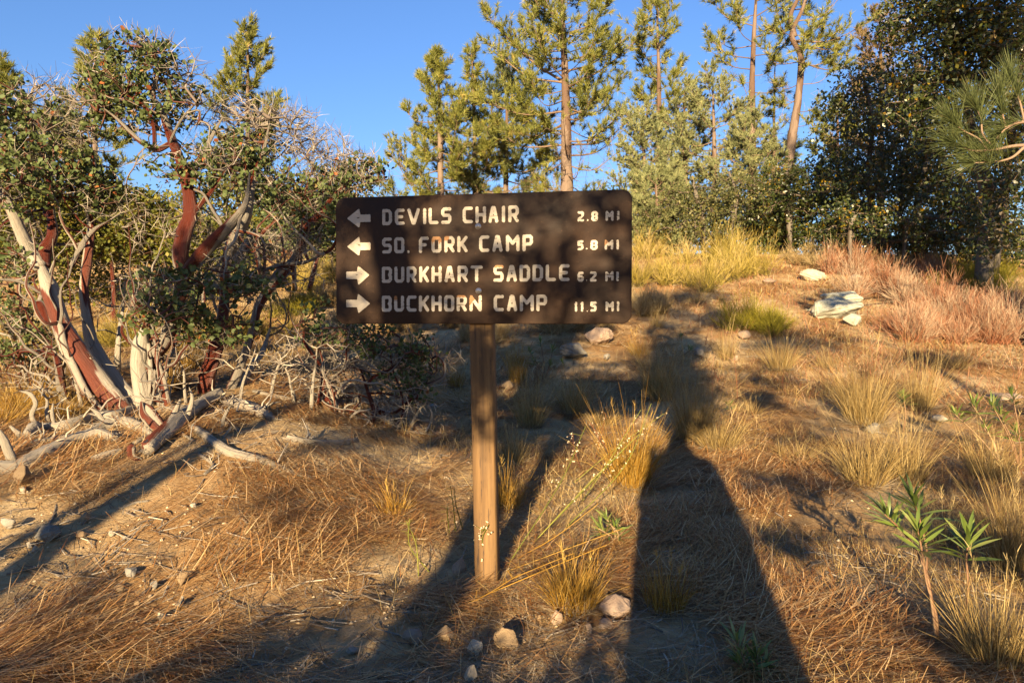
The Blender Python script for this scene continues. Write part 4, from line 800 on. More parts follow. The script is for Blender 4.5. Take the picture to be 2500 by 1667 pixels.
oak('wide scrub oak with grey twigs along the crest right of the board', gb(1700, 15), [tb(1720, 15, .03, [(1715, 540, 7), (1700, 480, 5), (1690, 430, 3)]), tb(1780, 15, .03, [(1790, 530, 7), (1800, 480, 5), (1780, 420, 3)])], [pblob(1690, 500, 15, 90, 60, .9, 1.2), pblob(1790, 480, 15, 80, 75, .9, 1.1), pblob(1620, 540, 15, 60, 50, .8, 1.0), pblob(1740, 560, 14.6, 90, 40, .8, 1)], 64, spacing=.17, ls=.065, name='scrub_oak', lm=varmat('grey_oak_leaves', [(0, (.055, .065, .025)), (.5, (.115, .125, .05)), (1, (.26, .23, .09))], .5, .2))
oak('low scrub oak right of centre background with sunlit yellow-green leaves', gb(2080, 12.5), [tb(2080, 12.5, .025, [(2075, 570, 6), (2090, 520, 4)]), tb(2200, 12.5, .025, [(2210, 560, 6), (2190, 520, 4)])], [pblob(2060, 535, 12.5, 90, 45, .7, 1.1), pblob(2190, 540, 12.5, 100, 45, .7, 1.1), pblob(2320, 545, 12.3, 90, 45, .7, 1.0), pblob(2440, 530, 12, 90, 60, .7, 1)], 65, spacing=.15, ls=.06, name='scrub_oak')
oak('dark low thicket under the big oak at the right edge', gb(2430, 11.5), [tb(2430, 11.5, .03, [(2425, 560, 6), (2440, 480, 4)])], [pblob(2430, 590, 11.5, 110, 45, .7, 1.3), pblob(2280, 590, 12.2, 80, 30, .6, 1.2), pblob(2160, 590, 13.5, 90, 25, .7, 1.2), pblob(2010, 575, 15, 70, 30, .7, 1.2)], 66, spacing=.15, ls=.06, name='thicket', cat='bush')
oak('green bush showing through the manzanitas just left of the board', gb(760, 12), [tb(760, 12, .06, [(760, 620, 6), (750, 540, 4)])], [pblob(740, 560, 12, 80, 70, .8, 1.2), pblob(640, 580, 12, 70, 60, .8, 1)], 67, spacing=.15, ls=.06, name='background_bush', cat='bush')

for k_, (u, v, d_, ru, rv, lab) in enumerate([(60, 520, 12, 140, 75, 'sunlit yellow-green bush on the left hillside at the frame edge'), (250, 540, 12.5, 130, 80, 'sunlit yellow-green bush on the hillside behind the first trunks'), (420, 530, 12, 120, 80, 'bush on the hillside behind the tall red trunk'), (560, 500, 13, 110, 70, 'olive bush on the hillside behind the slanting limb'), (680, 470, 12.5, 120, 65, 'dark olive bush behind the bare grey twigs'), (840, 460, 13, 110, 55, 'olive bush touching the upper left of the board'), (160, 640, 10, 150, 70, 'low green bush at the left below the hillside bushes'), (420, 640, 10, 130, 60, 'low green bush behind the tall red trunk'), (830, 560, 12, 110, 90, 'olive bush hidden mostly by the left end of the board')]):
    oak(lab, gb(u, d_), [tb(u, d_, .05, [(u, v + rv * .7, 5), (u + 15, v, 4)])], [pblob(u, v, d_, ru, rv, .8, 1.0), pblob(u + 30, v + rv, d_, ru * .9, rv * .7, .7, .8), pblob(u - ru * .4, v - rv * .5, d_, ru * .5, rv * .5, .5, .9)], 200 + k_, spacing=.15, ls=.065, nleaf=12, name='hillside_bush', cat='bush', group='bushes on the left hillside', lm=M_YLEAF if k_ in (0, 1, 2, 6) else M_OLIVE)

for k_, (u, v, d_, ru, rv, dn_, lab) in enumerate([(2060, 480, 16, 110, 110, 1.2, 'dense dark oak behind the oak with yellow leaves'), (2200, 330, 16, 130, 130, 1.1, 'tall dark tree behind the gap between the two oaks'), (2300, 470, 15, 140, 110, 1.2, 'dark tree filling the space under the corner oak'), (2460, 250, 13, 110, 160, 1.0, 'black-green tree behind the corner oak at the frame edge'), (1900, 540, 17, 120, 60, 1.2, 'dark brush under the crooked pine'), (1500, 520, 17, 90, 60, 1.0, 'dark brush hidden behind the right end of the board'), (2030, 580, 15.5, 110, 38, 1.6, 'low dark thicket closing the gap under the yellow-leaved oak'), (2240, 585, 14, 120, 38, 1.6, 'low dark thicket behind the middle of the pink brush'), (2430, 590, 13, 120, 45, 1.6, 'low dark thicket at the right edge beyond the green brush'), (1850, 570, 16.5, 100, 40, 1.4, 'low dark thicket between the two bare trunks')]):
    oak(lab, gb(u, d_), [tb(u, d_, .04, [(u, v + rv * .7, 4), (u + 15, v, 3)])], [pblob(u, v, d_, ru, rv, .9, dn_), pblob(u + 30, v + rv * .8, d_, ru * .9, rv * .6, .7, dn_), pblob(u - ru * .4, v - rv * .5, d_, ru * .6, rv * .5, .6, .9)], 300 + k_, spacing=.20, ls=.085, nleaf=14, name='dark_tree' if rv > 70 else 'dark_bush', cat='tree' if rv > 70 else 'bush', group='dark trees on the right')

# near pine at the right edge: trunk outside the frame, one branch reaching in
NP = empty('pine_tree', (5.6, 5.2, Hs(5.6, 5.2)), 'near pine reaching in from the right edge with one long-needled branch', 'pine')
tr = catmull(np.array([(5.6, 5.2, Hs(5.6, 5.2) - .1), (5.55, 5.2, 1.6), (5.6, 5.1, 3.4), (5.5, 5.0, 5.4), (5.55, 5.0, 7.2)]), 6)
mb = MB(); sweep(mb, tr, np.linspace(.20, .05, len(tr)), 12, .05, 4, groove=.06); mb.obj('trunk', M_PINEB, NP, smooth=True)
dn = 5.4; nb_ = MB(); tp_, td_ = [], []
for px, r0 in [([(2860, 380), (2640, 300), (2500, 298), (2455, 315), (2432, 340)], .022), ([(2860, 480), (2640, 360), (2500, 355), (2430, 365), (2375, 368), (2330, 350)], .020), ([(2500, 360), (2470, 385), (2430, 395), (2378, 398)], .012), ([(2455, 315), (2448, 280), (2440, 240)], .009), ([(2432, 366), (2400, 330), (2395, 290), (2380, 260)], .009),
               ([(2500, 298), (2490, 250), (2470, 200)], .01), ([(2410, 366), (2390, 340), (2350, 318), (2330, 300)], .008)]:
    lp = catmull(np.array([P(a, b_, dn + (.2 if a > 2600 else 0) - .0008 * (2500 - a)) for a, b_ in px]), 5); lr = np.linspace(r0, .004, len(lp)); tubes(nb_, lp[:-1], lp[1:], lr[:-1], lr[1:], 6, .8)
    tp_.append(np.repeat(lp[-1:], 3, 0)); td_.append(np.repeat(unit(lp[-1:] - lp[-3:-2]), 3, 0) + rng.normal(size=(3, 3)) * .2)
    k0 = len(lp) // 2; tp_.append(lp[k0:]); td_.append(unit(lp[k0:] - lp[k0 - 1:-1]) + [0, 0, .4] + rng.normal(size=(len(lp) - k0, 3)) * .3)
nb_.obj('branches', M_PTWIG, NP)
mb = MB(); pp, qq = np.concatenate(tp_), unit(np.concatenate(td_)); m = 30; n = len(pp) * m
D_ = unit(np.repeat(qq, m, 0) + rng.normal(size=(n, 3)) * .30); ribbons(mb, np.repeat(pp, m, 0) - D_ * .01, D_, rng.uniform(.16, .27, n), .0036, rng.normal(size=(n, 3)) * .02, 2, .3, np.clip(rng.normal(size=n) * .15 + .35, 0, 1)); mb.obj('foliage', M_NEED_B, NP, kind='stuff')
mb = MB(); mbb = MB(); pA, pD = [], []
for k_ in range(30):
    h = .35 + .65 * k_ / 30; c0 = np.array([np.interp(h, np.linspace(0, 1, len(tr)), tr[:, i]) for i in range(3)]); az = -1.0 + 2.9 * ((k_ * .618) % 1); L_ = 1.6 * (1.15 - h * .7)
    e_ = c0 + np.array([math.cos(az), math.sin(az), .25]) * L_
    tubes(mbb, c0[None], e_[None], np.array([.03]), np.array([.008]), 4, .5); q = c0 + (e_ - c0) * rng.uniform(.3, 1, (16, 1)); dq = unit(rng.normal(size=(16, 3)) + [0, 0, .3]); e2 = q + dq * .3; tubes(mbb, q, e2, np.full(16, .008), np.full(16, .004), 3, .5); pA.append(e2); pD.append(dq + [0, 0, .3])
mbb.obj('limbs', M_PTWIG, NP); tufts(mb, np.concatenate(pA), np.concatenate(pD), 22, .2, .01, .5); mb.obj('upper_foliage', M_NEED, NP, kind='stuff')

# ================================================================ unseen trees and bushes behind the camera, crowns shaped to cast shade into view
def offpine(label, x, y, r, h, lean, blobs, seed, spacing=.3, ls=.09, nleaf=12, prof=None):
    b_ = (x, y, Hs(x, y)); prof = prof or [(0, 0), (h * .4, lean * .3), (h * .7, lean * .6), (h, lean)]
    t = [(np.array([x + dx, y, (b_[2] - .1) if i_ == 0 else z_]), r * (1 - .6 * i_ / (len(prof) - 1))) for i_, (z_, dx) in enumerate(prof)]
    return oak(label, b_, [t], blobs, seed, spacing, ls, nleaf, name='shade_tree', cat='tree', bark=M_PINEB, rt=.0022, rmax=.02)
def sb(px, pz, py, Y, rx, rz, dens=1, ry=.3):
    """a clump of crown at depth Y whose shade falls on the point (px, py, pz)"""
    t = (py - Y) / -SDIR[1]; c = np.array([px, py, pz]) + SDIR * t; return ((c[0], Y, c[2]), rx, ry, rz, dens)
SHADE = []
Y1 = -3.0
xT = -.36 - math.tan(SUN_AZ) * (2.6 - Y1)
offpine('tree behind the camera at left whose trunk and crown shade the post and the board', xT + .2, Y1, .13, 3.9, .1,
        [sb(-.9, .9, 5.6, Y1, .55, .35, 1.0), sb(.0, .75, 5.4, Y1, .55, .26, 1.0), sb(.75, .75, 5.6, Y1, .5, .28, 1.0), sb(1.4, .9, 6.5, Y1, .45, .3, .8), sb(.12, 1.18, 2.6, Y1, .40, .09, .6), sb(.46, 1.36, 2.5, Y1, .14, .12, .7), sb(.2, 1.02, 2.6, Y1, .35, .05, .6), sb(-.30, 1.08, 2.6, Y1, .12, .10, .6), sb(-.11, .72, 2.6, Y1, .13, .18, 1.6),
         sb(.2, .25, 5.0, Y1, .35, .10, 1.0), sb(-.2, .3, 4.8, Y1, .3, .12, .9), sb(-.10, .8, 2.6, Y1, .10, .22, 1.0), sb(-.75, .2, 4.7, Y1, .42, .20, .9), sb(0, .2, 4.7, Y1, .45, .18, .9), sb(.65, .35, 5.4, Y1, .45, .2, 1.0), sb(-.05, .45, 4.9, Y1, .3, .2, .9), sb(1.3, .45, 6.4, Y1, .35, .12, .9)], 81, spacing=.085, ls=.05, nleaf=8, prof=[(0, 0), (1.35, -.07), (2.0, -.18), (2.65, -.29), (3.2, -.4), (3.9, -.5)])
T2 = -3.0
offpine('tree behind the camera at right shading the oaks', 4.2, T2, .2, 10.5, .3, [sb(6.8, 5.6, 10.5, T2, 1.3, .9, 1, .6), sb(7.6, 4.0, 10.5, T2, 1.3, .8, 1, .6), sb(6.8, 7.2, 10.5, T2, 1.5, .9, .8, .6), sb(8.0, 5.6, 14, T2, 1.3, .9, .9, .6), sb(6.4, 4.2, 14, T2, .8, .6, .6, .6), sb(9.2, 3.9, 13, T2, 1.2, .5, .9, .6)], 82, spacing=.26, ls=.15, nleaf=12)
offpine('small tree behind the camera at far left casting streaks on the bank', -3.3, -3.4, .07, 2.3, .2, [sb(-1.75, .1, 2.2, -3.4, .32, .05, .9), sb(-1.0, .0, 1.6, -3.4, .5, .05, .9), sb(-1.0, .25, 2.9, -3.4, .25, .05, .7), sb(-2.3, .3, 3.0, -3.4, .3, .05, .6)], 83, spacing=.08, ls=.045, nleaf=7)

def gs(x, y, Y, rx, ry_, dens=1.0):
    """crown clump at depth Y shading a ground patch about (x, y), rx wide and ry_ long"""
    return sb(x, Hs(x, y) + .06, y, Y, rx, ry_ * .5 * .62, dens, .35)
offpine('unseen dense tree added close behind the camera at left to throw broad shade beyond the post', -2.9, -2.4, .09, 2.9, .2,  # added shade caster, its clumps set to darken ground patches past the post
        [gs(-.45, 5.5, -2.4, .40, .8), gs(.6, 8.6, -2.4, .7, 1.4), gs(-.6, 8.0, -2.4, .5, 1.2), gs(.15, 4.75, -2.4, .35, .35, .9), gs(1.45, 5.9, -2.4, .35, .9), gs(1.6, 6.6, -2.4, .32, 1.8), gs(1.30, 5.4, -2.4, .28, .9), gs(-.45, 6.4, -2.4, .3, 1.4), gs(2.1, 5.6, -2.4, .2, .4, .8), gs(-1.5, 6.5, -2.4, .5, 1.2), gs(.1, 7.2, -2.4, .7, 1.6), gs(-.25, 4.7, -2.4, .3, .4, .9), gs(1.9, 7.8, -2.4, .4, .8, .9)], 84, spacing=.09, ls=.08, nleaf=15)
offpine('unseen tree added behind the camera at right to lay shade across the slope', 2.6, -2.6, .08, 3.4, -.3,  # unseen caster added so shade bands cross the right slope
        [gs(3.3, 8.0, -2.6, .75, .9), gs(2.2, 10.0, -2.6, .5, 1.6), gs(2.0, 8.6, -2.6, .4, .8, .9), gs(4.4, 7.2, -2.6, .5, .35), gs(1.6, 9.5, -2.6, .4, 1.0, .9), gs(2.9, 10.6, -2.6, .55, 1.0), gs(2.9, 6.0, -2.6, .25, .3, .7), gs(3.4, 5.2, -2.6, .3, .3, .7), gs(2.3, 5.0, -2.6, .2, .25, .6), gs(2.7, 9.2, -2.6, .5, 1.2, .9), gs(2.4, 6.4, -2.6, .35, .6, .7), gs(1.9, 4.6, -2.6, .22, .35, .6), gs(4.4, 7.0, -2.6, .4, .6, .7)], 85, spacing=.10, ls=.07, nleaf=10)
offpine('unseen low bush added behind the camera to dim the nearest ground', -.75, -1.5, .03, .55, .1,  # unseen clumps added only to shade the ground closest to the camera
        [gs(-.55, 1.75, -1.5, .5, .5, .9), gs(.15, 1.7, -1.5, .4, .3, .9), gs(.25, 2.35, -1.5, .25, .12, .6), gs(-1.5, 2.35, -1.5, .35, .05, .7), gs(-1.5, 1.8, -1.5, .3, .3, .5)], 86, spacing=.06, ls=.04, nleaf=7)

offpine('unseen second bush added behind the camera at right to dapple the lower right corner', 1.0, -1.7, .03, 1.0, .15,  # another unseen caster, added to mottle the lower right with shade
        [gs(1.45, 1.95, -1.7, .42, .16, .9), gs(1.1, 2.75, -1.7, .3, .2, .7), gs(1.95, 2.8, -1.7, .35, .3, .8), gs(1.55, 3.6, -1.7, .35, .25, .6), gs(2.5, 3.7, -1.7, .4, .3, .7)], 87, spacing=.06, ls=.045, nleaf=9)

# the photographer, just behind the camera: only the shadow reaches the picture
def person(x, y):
    z0 = Hs(x, y); root = empty('person', (x, y, z0), 'person in jacket and cap behind the camera, arms raised, casting the long shadow', 'person')
    def skin(name, V_, E_, R_, rootv, m, sub=2):
        me = bpy.data.meshes.new(name); me.from_pydata(V_, E_, []); o = bpy.data.objects.new(name, me); COL.objects.link(o); o.parent = root
        md = o.modifiers.new('skin', 'SKIN'); md.use_smooth_shade = True
        for i_, r_ in enumerate(R_): me.skin_vertices[0].data[i_].radius = (r_, r_) if not isinstance(r_, tuple) else r_
        me.skin_vertices[0].data[rootv].use_root = True; ss = o.modifiers.new('sub', 'SUBSURF'); ss.levels = sub; ss.render_levels = sub; me.materials.append(m); return o
    V_ = [(0, 0, .95), (0, 0, 1.12), (0, 0, 1.30), (0, 0, 1.42), (0, .01, 1.50), (0, .02, 1.60), (0, .03, 1.70),
          (.14, 0, 1.33), (.19, .06, 1.06), (.12, .24, 1.20), (-.14, 0, 1.33), (-.19, .06, 1.06), (-.12, .24, 1.20),
          (.10, 0, .88), (.12, .02, .48), (.13, 0, .09), (.14, .12, .03), (-.10, 0, .88), (-.12, .02, .48), (-.13, 0, .09), (-.14, .12, .03)]
    E_ = [(0, 1), (1, 2), (2, 3), (3, 4), (4, 5), (5, 6), (2, 7), (7, 8), (8, 9), (2, 10), (10, 11), (11, 12), (0, 13), (13, 14), (14, 15), (15, 16), (0, 17), (17, 18), (18, 19), (19, 20)]
    Rr = [(.29, .16), (.28, .15), (.20, .14), (.09, .08), .06, .09, .08, .085, .065, .04, .085, .065, .04, .165, .15, .12, .045, .165, .15, .12, .045]
    if not bpy.data.meshes.get('_'): pass
    jm = varmat('jacket_cloth', [(0, (.05, .06, .09)), (1, (.06, .07, .1))], .9); sk = varmat('skin_tone', [(0, (.42, .27, .20)), (1, (.42, .27, .20))], .6)
    for nm in ('body',):
        me = bpy.data.meshes.new(nm); me.from_pydata(V_, E_, []); o = bpy.data.objects.new(nm, me); COL.objects.link(o); o.parent = root
        o.modifiers.new('skin', 'SKIN')
        if not me.skin_vertices:
            bpy.context.view_layer.objects.active = o
        sv = me.skin_vertices[0].data if me.skin_vertices else None
        if sv:
            for i_, r_ in enumerate(Rr): sv[i_].radius = r_ if isinstance(r_, tuple) else (r_, r_)
            sv[0].use_root = True
        ss = o.modifiers.new('sub', 'SUBSURF'); ss.levels = 2; ss.render_levels = 2; me.materials.append(jm)
    for s in (1, -1):
        mb = MB(); palm = np.array([.12 * s, .24, 1.20]); sweep(mb, np.array([palm, palm + [-.01 * s, .03, .02], palm + [-.02 * s, .06, .05], palm + [-.025 * s, .075, .08]]), [.03, .036, .038, .03], 10, .02, 1, flat=.5); mb.obj('hand', sk, None, smooth=True)
        h_ = COL.objects[-1]; h_.parent = root
        for f_ in range(4):
            mb = MB(); q = palm + [-.025 * s + (f_ - 1.5) * .018, .075, .08]; sweep(mb, np.array([q, q + [0, .015, .03], q + [-.005 * s, .0, .055 - .004 * abs(f_ - 1.3)], q + [-.01 * s, -.02, .066]]), [.0095, .009, .008, .006], 8, .02, f_); o = mb.obj('finger', sk, None, smooth=True); o.parent = h_
        mb = MB(); q = palm + [.012 * s, .04, .05]; sweep(mb, np.array([q, q + [-.02 * s, -.02, .02], q + [-.04 * s, -.025, .035]]), [.012, .011, .008], 8, .02, 9); o = mb.obj('thumb', sk, None, smooth=True); o.parent = h_
    mb = MB(); c = np.array([0, .03, 1.70]); th = np.arange(16) * 2 * np.pi / 16; rg_ = []
    for rr_, zz in ((.12, -.02), (.118, -.012), (.10, .0), (.10, .04), (.085, .075), (.05, .095), (.004, .10)): rg_.append(c + np.stack([np.cos(th) * rr_, np.sin(th) * rr_ * 1.1, np.full(16, zz)], 1))
    i = np.arange(16); j = (i + 1) % 16; mb.add(np.concatenate(rg_), np.concatenate([q * 16 + np.stack([i, j, j + 16, i + 16], 1) for q in range(6)])); o = mb.obj('cap', jm, None, smooth=True); o.parent = root
    return root
person(.10, -.42)

# ================================================================ grasses, shrubs, leafy plants
def clump(label, u, v, h, w, m=None, n=260, seed=0, lean=0.0, stalk=10, group=None, name='bunchgrass', cat='grass tuft', bw=.0025):
    g = G(u, v); d_ = g[1]; Hm = h * d_ / F; Wm = w * d_ / F; rg = np.random.default_rng(seed + 900); root = empty(name, g, label, cat, group)
    br = min(.05 + Wm * .12, .12); a = rg.uniform(0, 6.28, n); rr = br * np.sqrt(rg.random(n)); p = g + np.stack([np.cos(a) * rr, np.sin(a) * rr, np.full(n, -.01)], 1)
    out = np.stack([np.cos(a), np.sin(a), np.zeros(n)], 1) * (rr / br)[:, None]; sp = Wm / max(Hm, .05) * .42
    d0 = unit(out * sp * rg.uniform(.3, 1.3, (n, 1)) + rg.normal(size=(n, 3)) * .10 + [lean, 0, 1]); L_ = Hm * rg.beta(2.6, 2.0, n) * 1.2
    bend = (out * sp * 1.0 + rg.normal(size=(n, 3)) * .42) * L_[:, None] * .55 - np.array([0, 0, .18]) * L_[:, None] * rg.random((n, 1))
    mb = MB(); ribbons(mb, p, d0, L_, bw * rg.uniform(.6, 1.3, n), bend, 4, .2, rg.beta(1.3, 1.5, n)); mb.obj('blades', m or M_STRAW, root, kind='stuff')
    # short dead thatch at the foot
    k = n // 2; a = rg.uniform(0, 6.28, k); p = g + np.stack([np.cos(a) * br * .9, np.sin(a) * br * .9, np.full(k, 0.0)], 1); d1 = np.stack([np.cos(a), np.sin(a), rg.uniform(.1, .8, k)], 1)
    mb = MB(); ribbons(mb, p, d1, Hm * rg.uniform(.1, .3, k), bw, rg.normal(size=(k, 3)) * .03, 2, .3, rg.random(k) * .7); mb.obj('thatch', M_LITTER_G, root, kind='stuff')
    for s_ in range(stalk // 3):
        a_ = rg.uniform(0, 6.28); mb = MB(); d1 = unit(np.array([[math.cos(a_) * sp * .8 + lean, math.sin(a_) * sp * .6, 1.0]])); L1 = Hm * rg.uniform(.95, 1.25)
        e_ = ribbons(mb, g[None], d1, L1, .0026, rg.normal(size=(1, 3)) * .05 * Hm, 4, .6, .75); kk = 14; tt = rg.uniform(.72, 1, (kk, 1)); q = g + (e_ - g) * tt
        ribbons(mb, q, rg.normal(size=(kk, 3)) * .35 + [0, 0, 1], .03, .0022, None, 1, .3, .9); mb.obj('seed_stalk', m or M_STRAW, root)
    return root
CL = [(1261, 940, 140, 46, 'g', 'narrow sunlit tuft close behind the post on its right side', 170), (1296, 1042, 140, 95, 's', 'pale tuft with splayed blades behind the post, in the shade', 220), (1401, 1011, 130, 100, 's', 'rounded shaded tuft in the middle behind the post', 260),
      (1608, 975, 170, 125, 's', 'wide shaded tuft below the right corner of the board', 330), (1690, 1080, 225, 130, 's', 'tall tuft at the head of the photographer shadow', 380), (1755, 1095, 110, 170, 's', 'low bleached tuft on the right side of the tall one at the shadow head', 300), (1540, 1190, 190, 150, 'g', 'golden sunlit tuft halfway between post and long shadow', 420),
      (2110, 1038, 200, 160, 's', 'largest straw tuft on the right, a grey stone at its foot', 460), (1904, 903, 95, 110, 's', 'compact tuft with a dark shaded foot in the right middle distance', 260), (1772, 880, 90, 60, 's', 'thin wispy tuft left of the compact one', 120), (1604, 800, 65, 40, 's', 'tiny bright tuft just right of the lower board corner', 90),
      (2245, 1000, 150, 105, 's', 'slender tuft right of the largest straw tuft', 240), (2110, 1185, 170, 170, 's', 'loose dishevelled tuft behind the glossy leafy plant', 300), (2215, 1180, 200, 110, 's', 'upright tuft behind the right stem of the glossy leafy plant', 220), (1399, 1493, 140, 120, 'g', 'yellow tuft standing alone right of the post foot', 330),
      (1626, 1490, 130, 75, 'g', 'sparse tuft at the left rim of the long shadow', 150), (2440, 1650, 250, 160, 's', 'thick straw tuft in the lower right corner', 320), (2480, 1400, 260, 150, 's', 'tall tan tuft at the right edge above the corner tuft', 300), (1236, 1245, 110, 80, 'g', 'small sunlit tuft hugging the right side of the post', 160),
      (1250, 1130, 90, 70, 's', 'shaded tuft hugging the right side of the post higher up', 120), (962, 1262, 75, 50, 'g', 'short yellowish tuft in the needles left of the post', 110), (1110, 945, 70, 50, 'g', 'small tuft left of the post behind the low bush', 110), (1470, 1040, 60, 100, 's', 'low wisp of grass left of the golden tuft', 100), (1950, 1120, 60, 120, 's', 'low dry tuft on the open slope', 130),
      (1180, 1010, 60, 45, 's', 'dark little tuft behind the post on the left', 80), (1480, 800, 60, 60, 's', 'small tuft under the board near the pale boulder', 90), (1560, 870, 60, 80, 'g', 'low reddish-gold tuft beside the pale boulder', 110), (2330, 900, 70, 110, 's', 'low tuft before the pink brush on the right', 120), (2020, 900, 60, 70, 's', 'small tuft in the middle of the slope beyond the largest one', 90), (2420, 1180, 150, 150, 's', 'feathery tuft at the right edge under the leafy bush', 220), (1700, 740, 60, 90, 's', 'small tuft before the yellow brush', 90), (2300, 1330, 110, 160, 's', 'thin dry tuft between the glossy leafy stems', 150), (1830, 1010, 50, 90, 's', 'short withered tuft on the slope right of the shadow head', 90)]
for k_, (u, v, h, w, c_, lab, n_) in enumerate(CL): clump(lab, u, v, h, w, M_GOLD if c_ == 'g' else M_STRAW, int(n_ * 1.9), k_, group='straw tufts scattered over the slope')
for k_, (u, v, h, w, lab) in enumerate([(60, 1000, 110, 190, 'golden grass at the left edge behind the dead wood'), (230, 960, 120, 120, 'golden grass between the first two manzanita trunks'), (420, 950, 90, 100, 'golden grass behind the middle trunks'), (-10, 1040, 90, 150, 'golden grass behind the thick log at the frame edge'), (470, 900, 80, 110, 'golden grass glimpsed behind the red trunk'), (150, 1020, 70, 130, 'low golden grass under the leaning trunk')]):
    clump(lab, u, v, h, w, M_GOLD, 420, 60 + k_, stalk=3, name='golden_grass', cat='grass', group='golden grass under the manzanitas')

def brush(label, u, v, w, h, m, n=260, seed=0, group=None, name='rabbitbrush', cat='brush', side=7, depth=None, erect=.5, tipmat=None):
    """a dome of fine stems fanning from a woody foot, each with short side twigs"""
    g = G(u, v); 
    if depth is not None: x = P(u, v, depth)[0]; g = np.array([x, depth, Hs(x, depth)])
    d_ = g[1]; Rm = w * .5 * d_ / F; Hm = h * d_ / F; rg = np.random.default_rng(seed + 300); root = empty(name, g, label, cat, group)
    Rm *= 1.25; Hm *= 1.12; K = 7; fo = rg.normal(size=(K, 2)) * [.42, .38]; fo[0] = 0; fh = rg.uniform(.45, 1.1, K); fr = rg.uniform(.30, .55, K); fv = rg.normal(size=K) * .20; ki = rg.integers(0, K, n)
    foot = g + np.stack([fo[:, 0] * Rm, fo[:, 1] * Rm * .8, np.zeros(K)], 1); foot[:, 2] = H(foot[:, 0], foot[:, 1])
    q = rg.normal(size=(n, 3)) * [.8, .8, .6]; q[:, 2] = np.abs(q[:, 2]) + .35; q = unit(q); rad = rg.uniform(.35, 1.1, n)
    st = foot[ki] + (rg.random((n, 3)) - .5) * [Rm * .3, Rm * .3, .01]; tip = st + q * np.stack([fr[ki] * Rm, fr[ki] * Rm, fh[ki] * Hm], 1) * rad[:, None] + rg.normal(size=(n, 3)) * .02; dv = tip - st; L_ = np.linalg.norm(dv, axis=1)
    mb = MB(); hz_ = .0024 * max(1, d_ / 7); va = np.clip(rg.beta(2, 2, n) * .55 + fv[ki], 0, 1); ribbons(mb, st, dv, L_, hz_ * 1.4, rg.normal(size=(n, 3)) * .08 * L_[:, None], 3, .5, va)
    t = rg.uniform(.35, 1, (n, side)); p = st[:, None] + dv[:, None] * t[..., None]; p = p.reshape(-1, 3); dd = np.repeat(unit(dv), side, 0) + rg.normal(size=(n * side, 3)) * .45 + [0, 0, .35]
    mb.obj('stems', m, root, kind='stuff'); mb = MB()
    ribbons(mb, p, dd, rg.uniform(.05, .15, len(p)) * min(1.6, max(.7, Rm * 2)), hz_, rg.normal(size=(len(p), 3)) * .02, 2, .5, np.clip(np.repeat(va, side) + .25 + t.ravel() * .25 + rg.normal(size=len(p)) * .12, 0, 1)); mb.obj('flower_twigs', tipmat or m, root, kind='stuff'); return root
BR = [(1600, 640, 190, 70, 'y', 'yellow brush at the crest touching the right side of the board', 15.5), (1760, 625, 200, 75, 'y', 'brightest yellow brush on the crest below the pinyons', 14.5), (1680, 690, 200, 75, 'y', 'yellow-brown brush lower on the slope right of the board', 11.5), (1860, 690, 170, 75, 'y', 'rounded yellow brush left of the bare sandy opening', 12.5), (1580, 740, 130, 70, 'd', 'dull dry brush beside the lower right board edge', 9.5), (1840, 770, 180, 75, 'g', 'green-yellow brush in front, left of the lichened rock', 8.6), (1980, 620, 130, 55, 'd', 'straw-coloured brush left of the pink brush', 14), (2050, 620, 100, 50, 'y', 'small yellow brush behind the pale rocks', 14),
      (2090, 660, 160, 65, 'b', 'pink-brown brush right behind the pale rocks', 12.5), (2210, 700, 200, 90, 'b', 'pink-brown brush in the middle of the pink patch', 10.5), (2330, 760, 240, 110, 'b', 'large pink-brown brush with grey lower twigs', 8.8), (2240, 820, 200, 90, 'b', 'foremost pink-brown brush overhanging the sandy slope', 8.2), (2460, 800, 240, 120, 'b', 'pink-brown brush at the right edge', 8.0), (2420, 680, 220, 70, 'g', 'yellow-green brush at the right edge above the pink patch', 10.5), (2290, 650, 140, 60, 'b', 'far pink-brown brush under the oaks', 12), (2180, 620, 150, 45, 'd', 'dry brush in the shade under the oak', 13.5), (2400, 610, 160, 50, 'g', 'dull green brush tucked under the big oak', 12), (2520, 730, 160, 90, 'b', 'pink-brown brush cut by the right frame edge', 9.2),
      (740, 700, 150, 60, 'y', 'yellow-orange brush seen left of the board', 11.5), (800, 745, 110, 80, 'd', 'straw brush against the lower left board edge', 10.0), (670, 660, 110, 50, 'b', 'reddish brush far off left of the board', 14), (720, 750, 110, 60, 'g', 'dull green brush seen just above the low manzanita', 9.5), (1210, 860, 130, 80, 'd', 'dry brush under the board just right of the post', 8.0), (1330, 820, 170, 70, 'd', 'dry tangled brush under the middle of the board', 8.6), (1450, 770, 160, 70, 'd', 'dull brush under the right half of the board', 10), (1260, 780, 120, 70, 'y', 'yellowish brush behind the top of the post', 9.6), (1130, 850, 100, 60, 'd', 'dry brush left of the post under the board', 9.0), (1540, 700, 110, 60, 'd', 'tangled brush meeting the right board edge', 12),
      (300, 800, 170, 80, 'y', 'orange-yellow brush behind the first trunks', 7.5), (130, 830, 160, 80, 'y', 'orange-yellow brush at the left behind the leaning trunk', 7.2), (470, 850, 150, 70, 'y', 'orange-yellow brush behind the red trunk', 7.2), (610, 800, 150, 80, 'y', 'orange-yellow brush behind the snags', 8.0), (20, 900, 130, 70, 'y', 'orange-yellow brush at the very left edge', 6.6), (880, 760, 120, 60, 'd', 'dry brush behind the lower left half of the board', 9.0), (980, 780, 120, 60, 'd', 'dry brush behind the low manzanita', 8.6)]
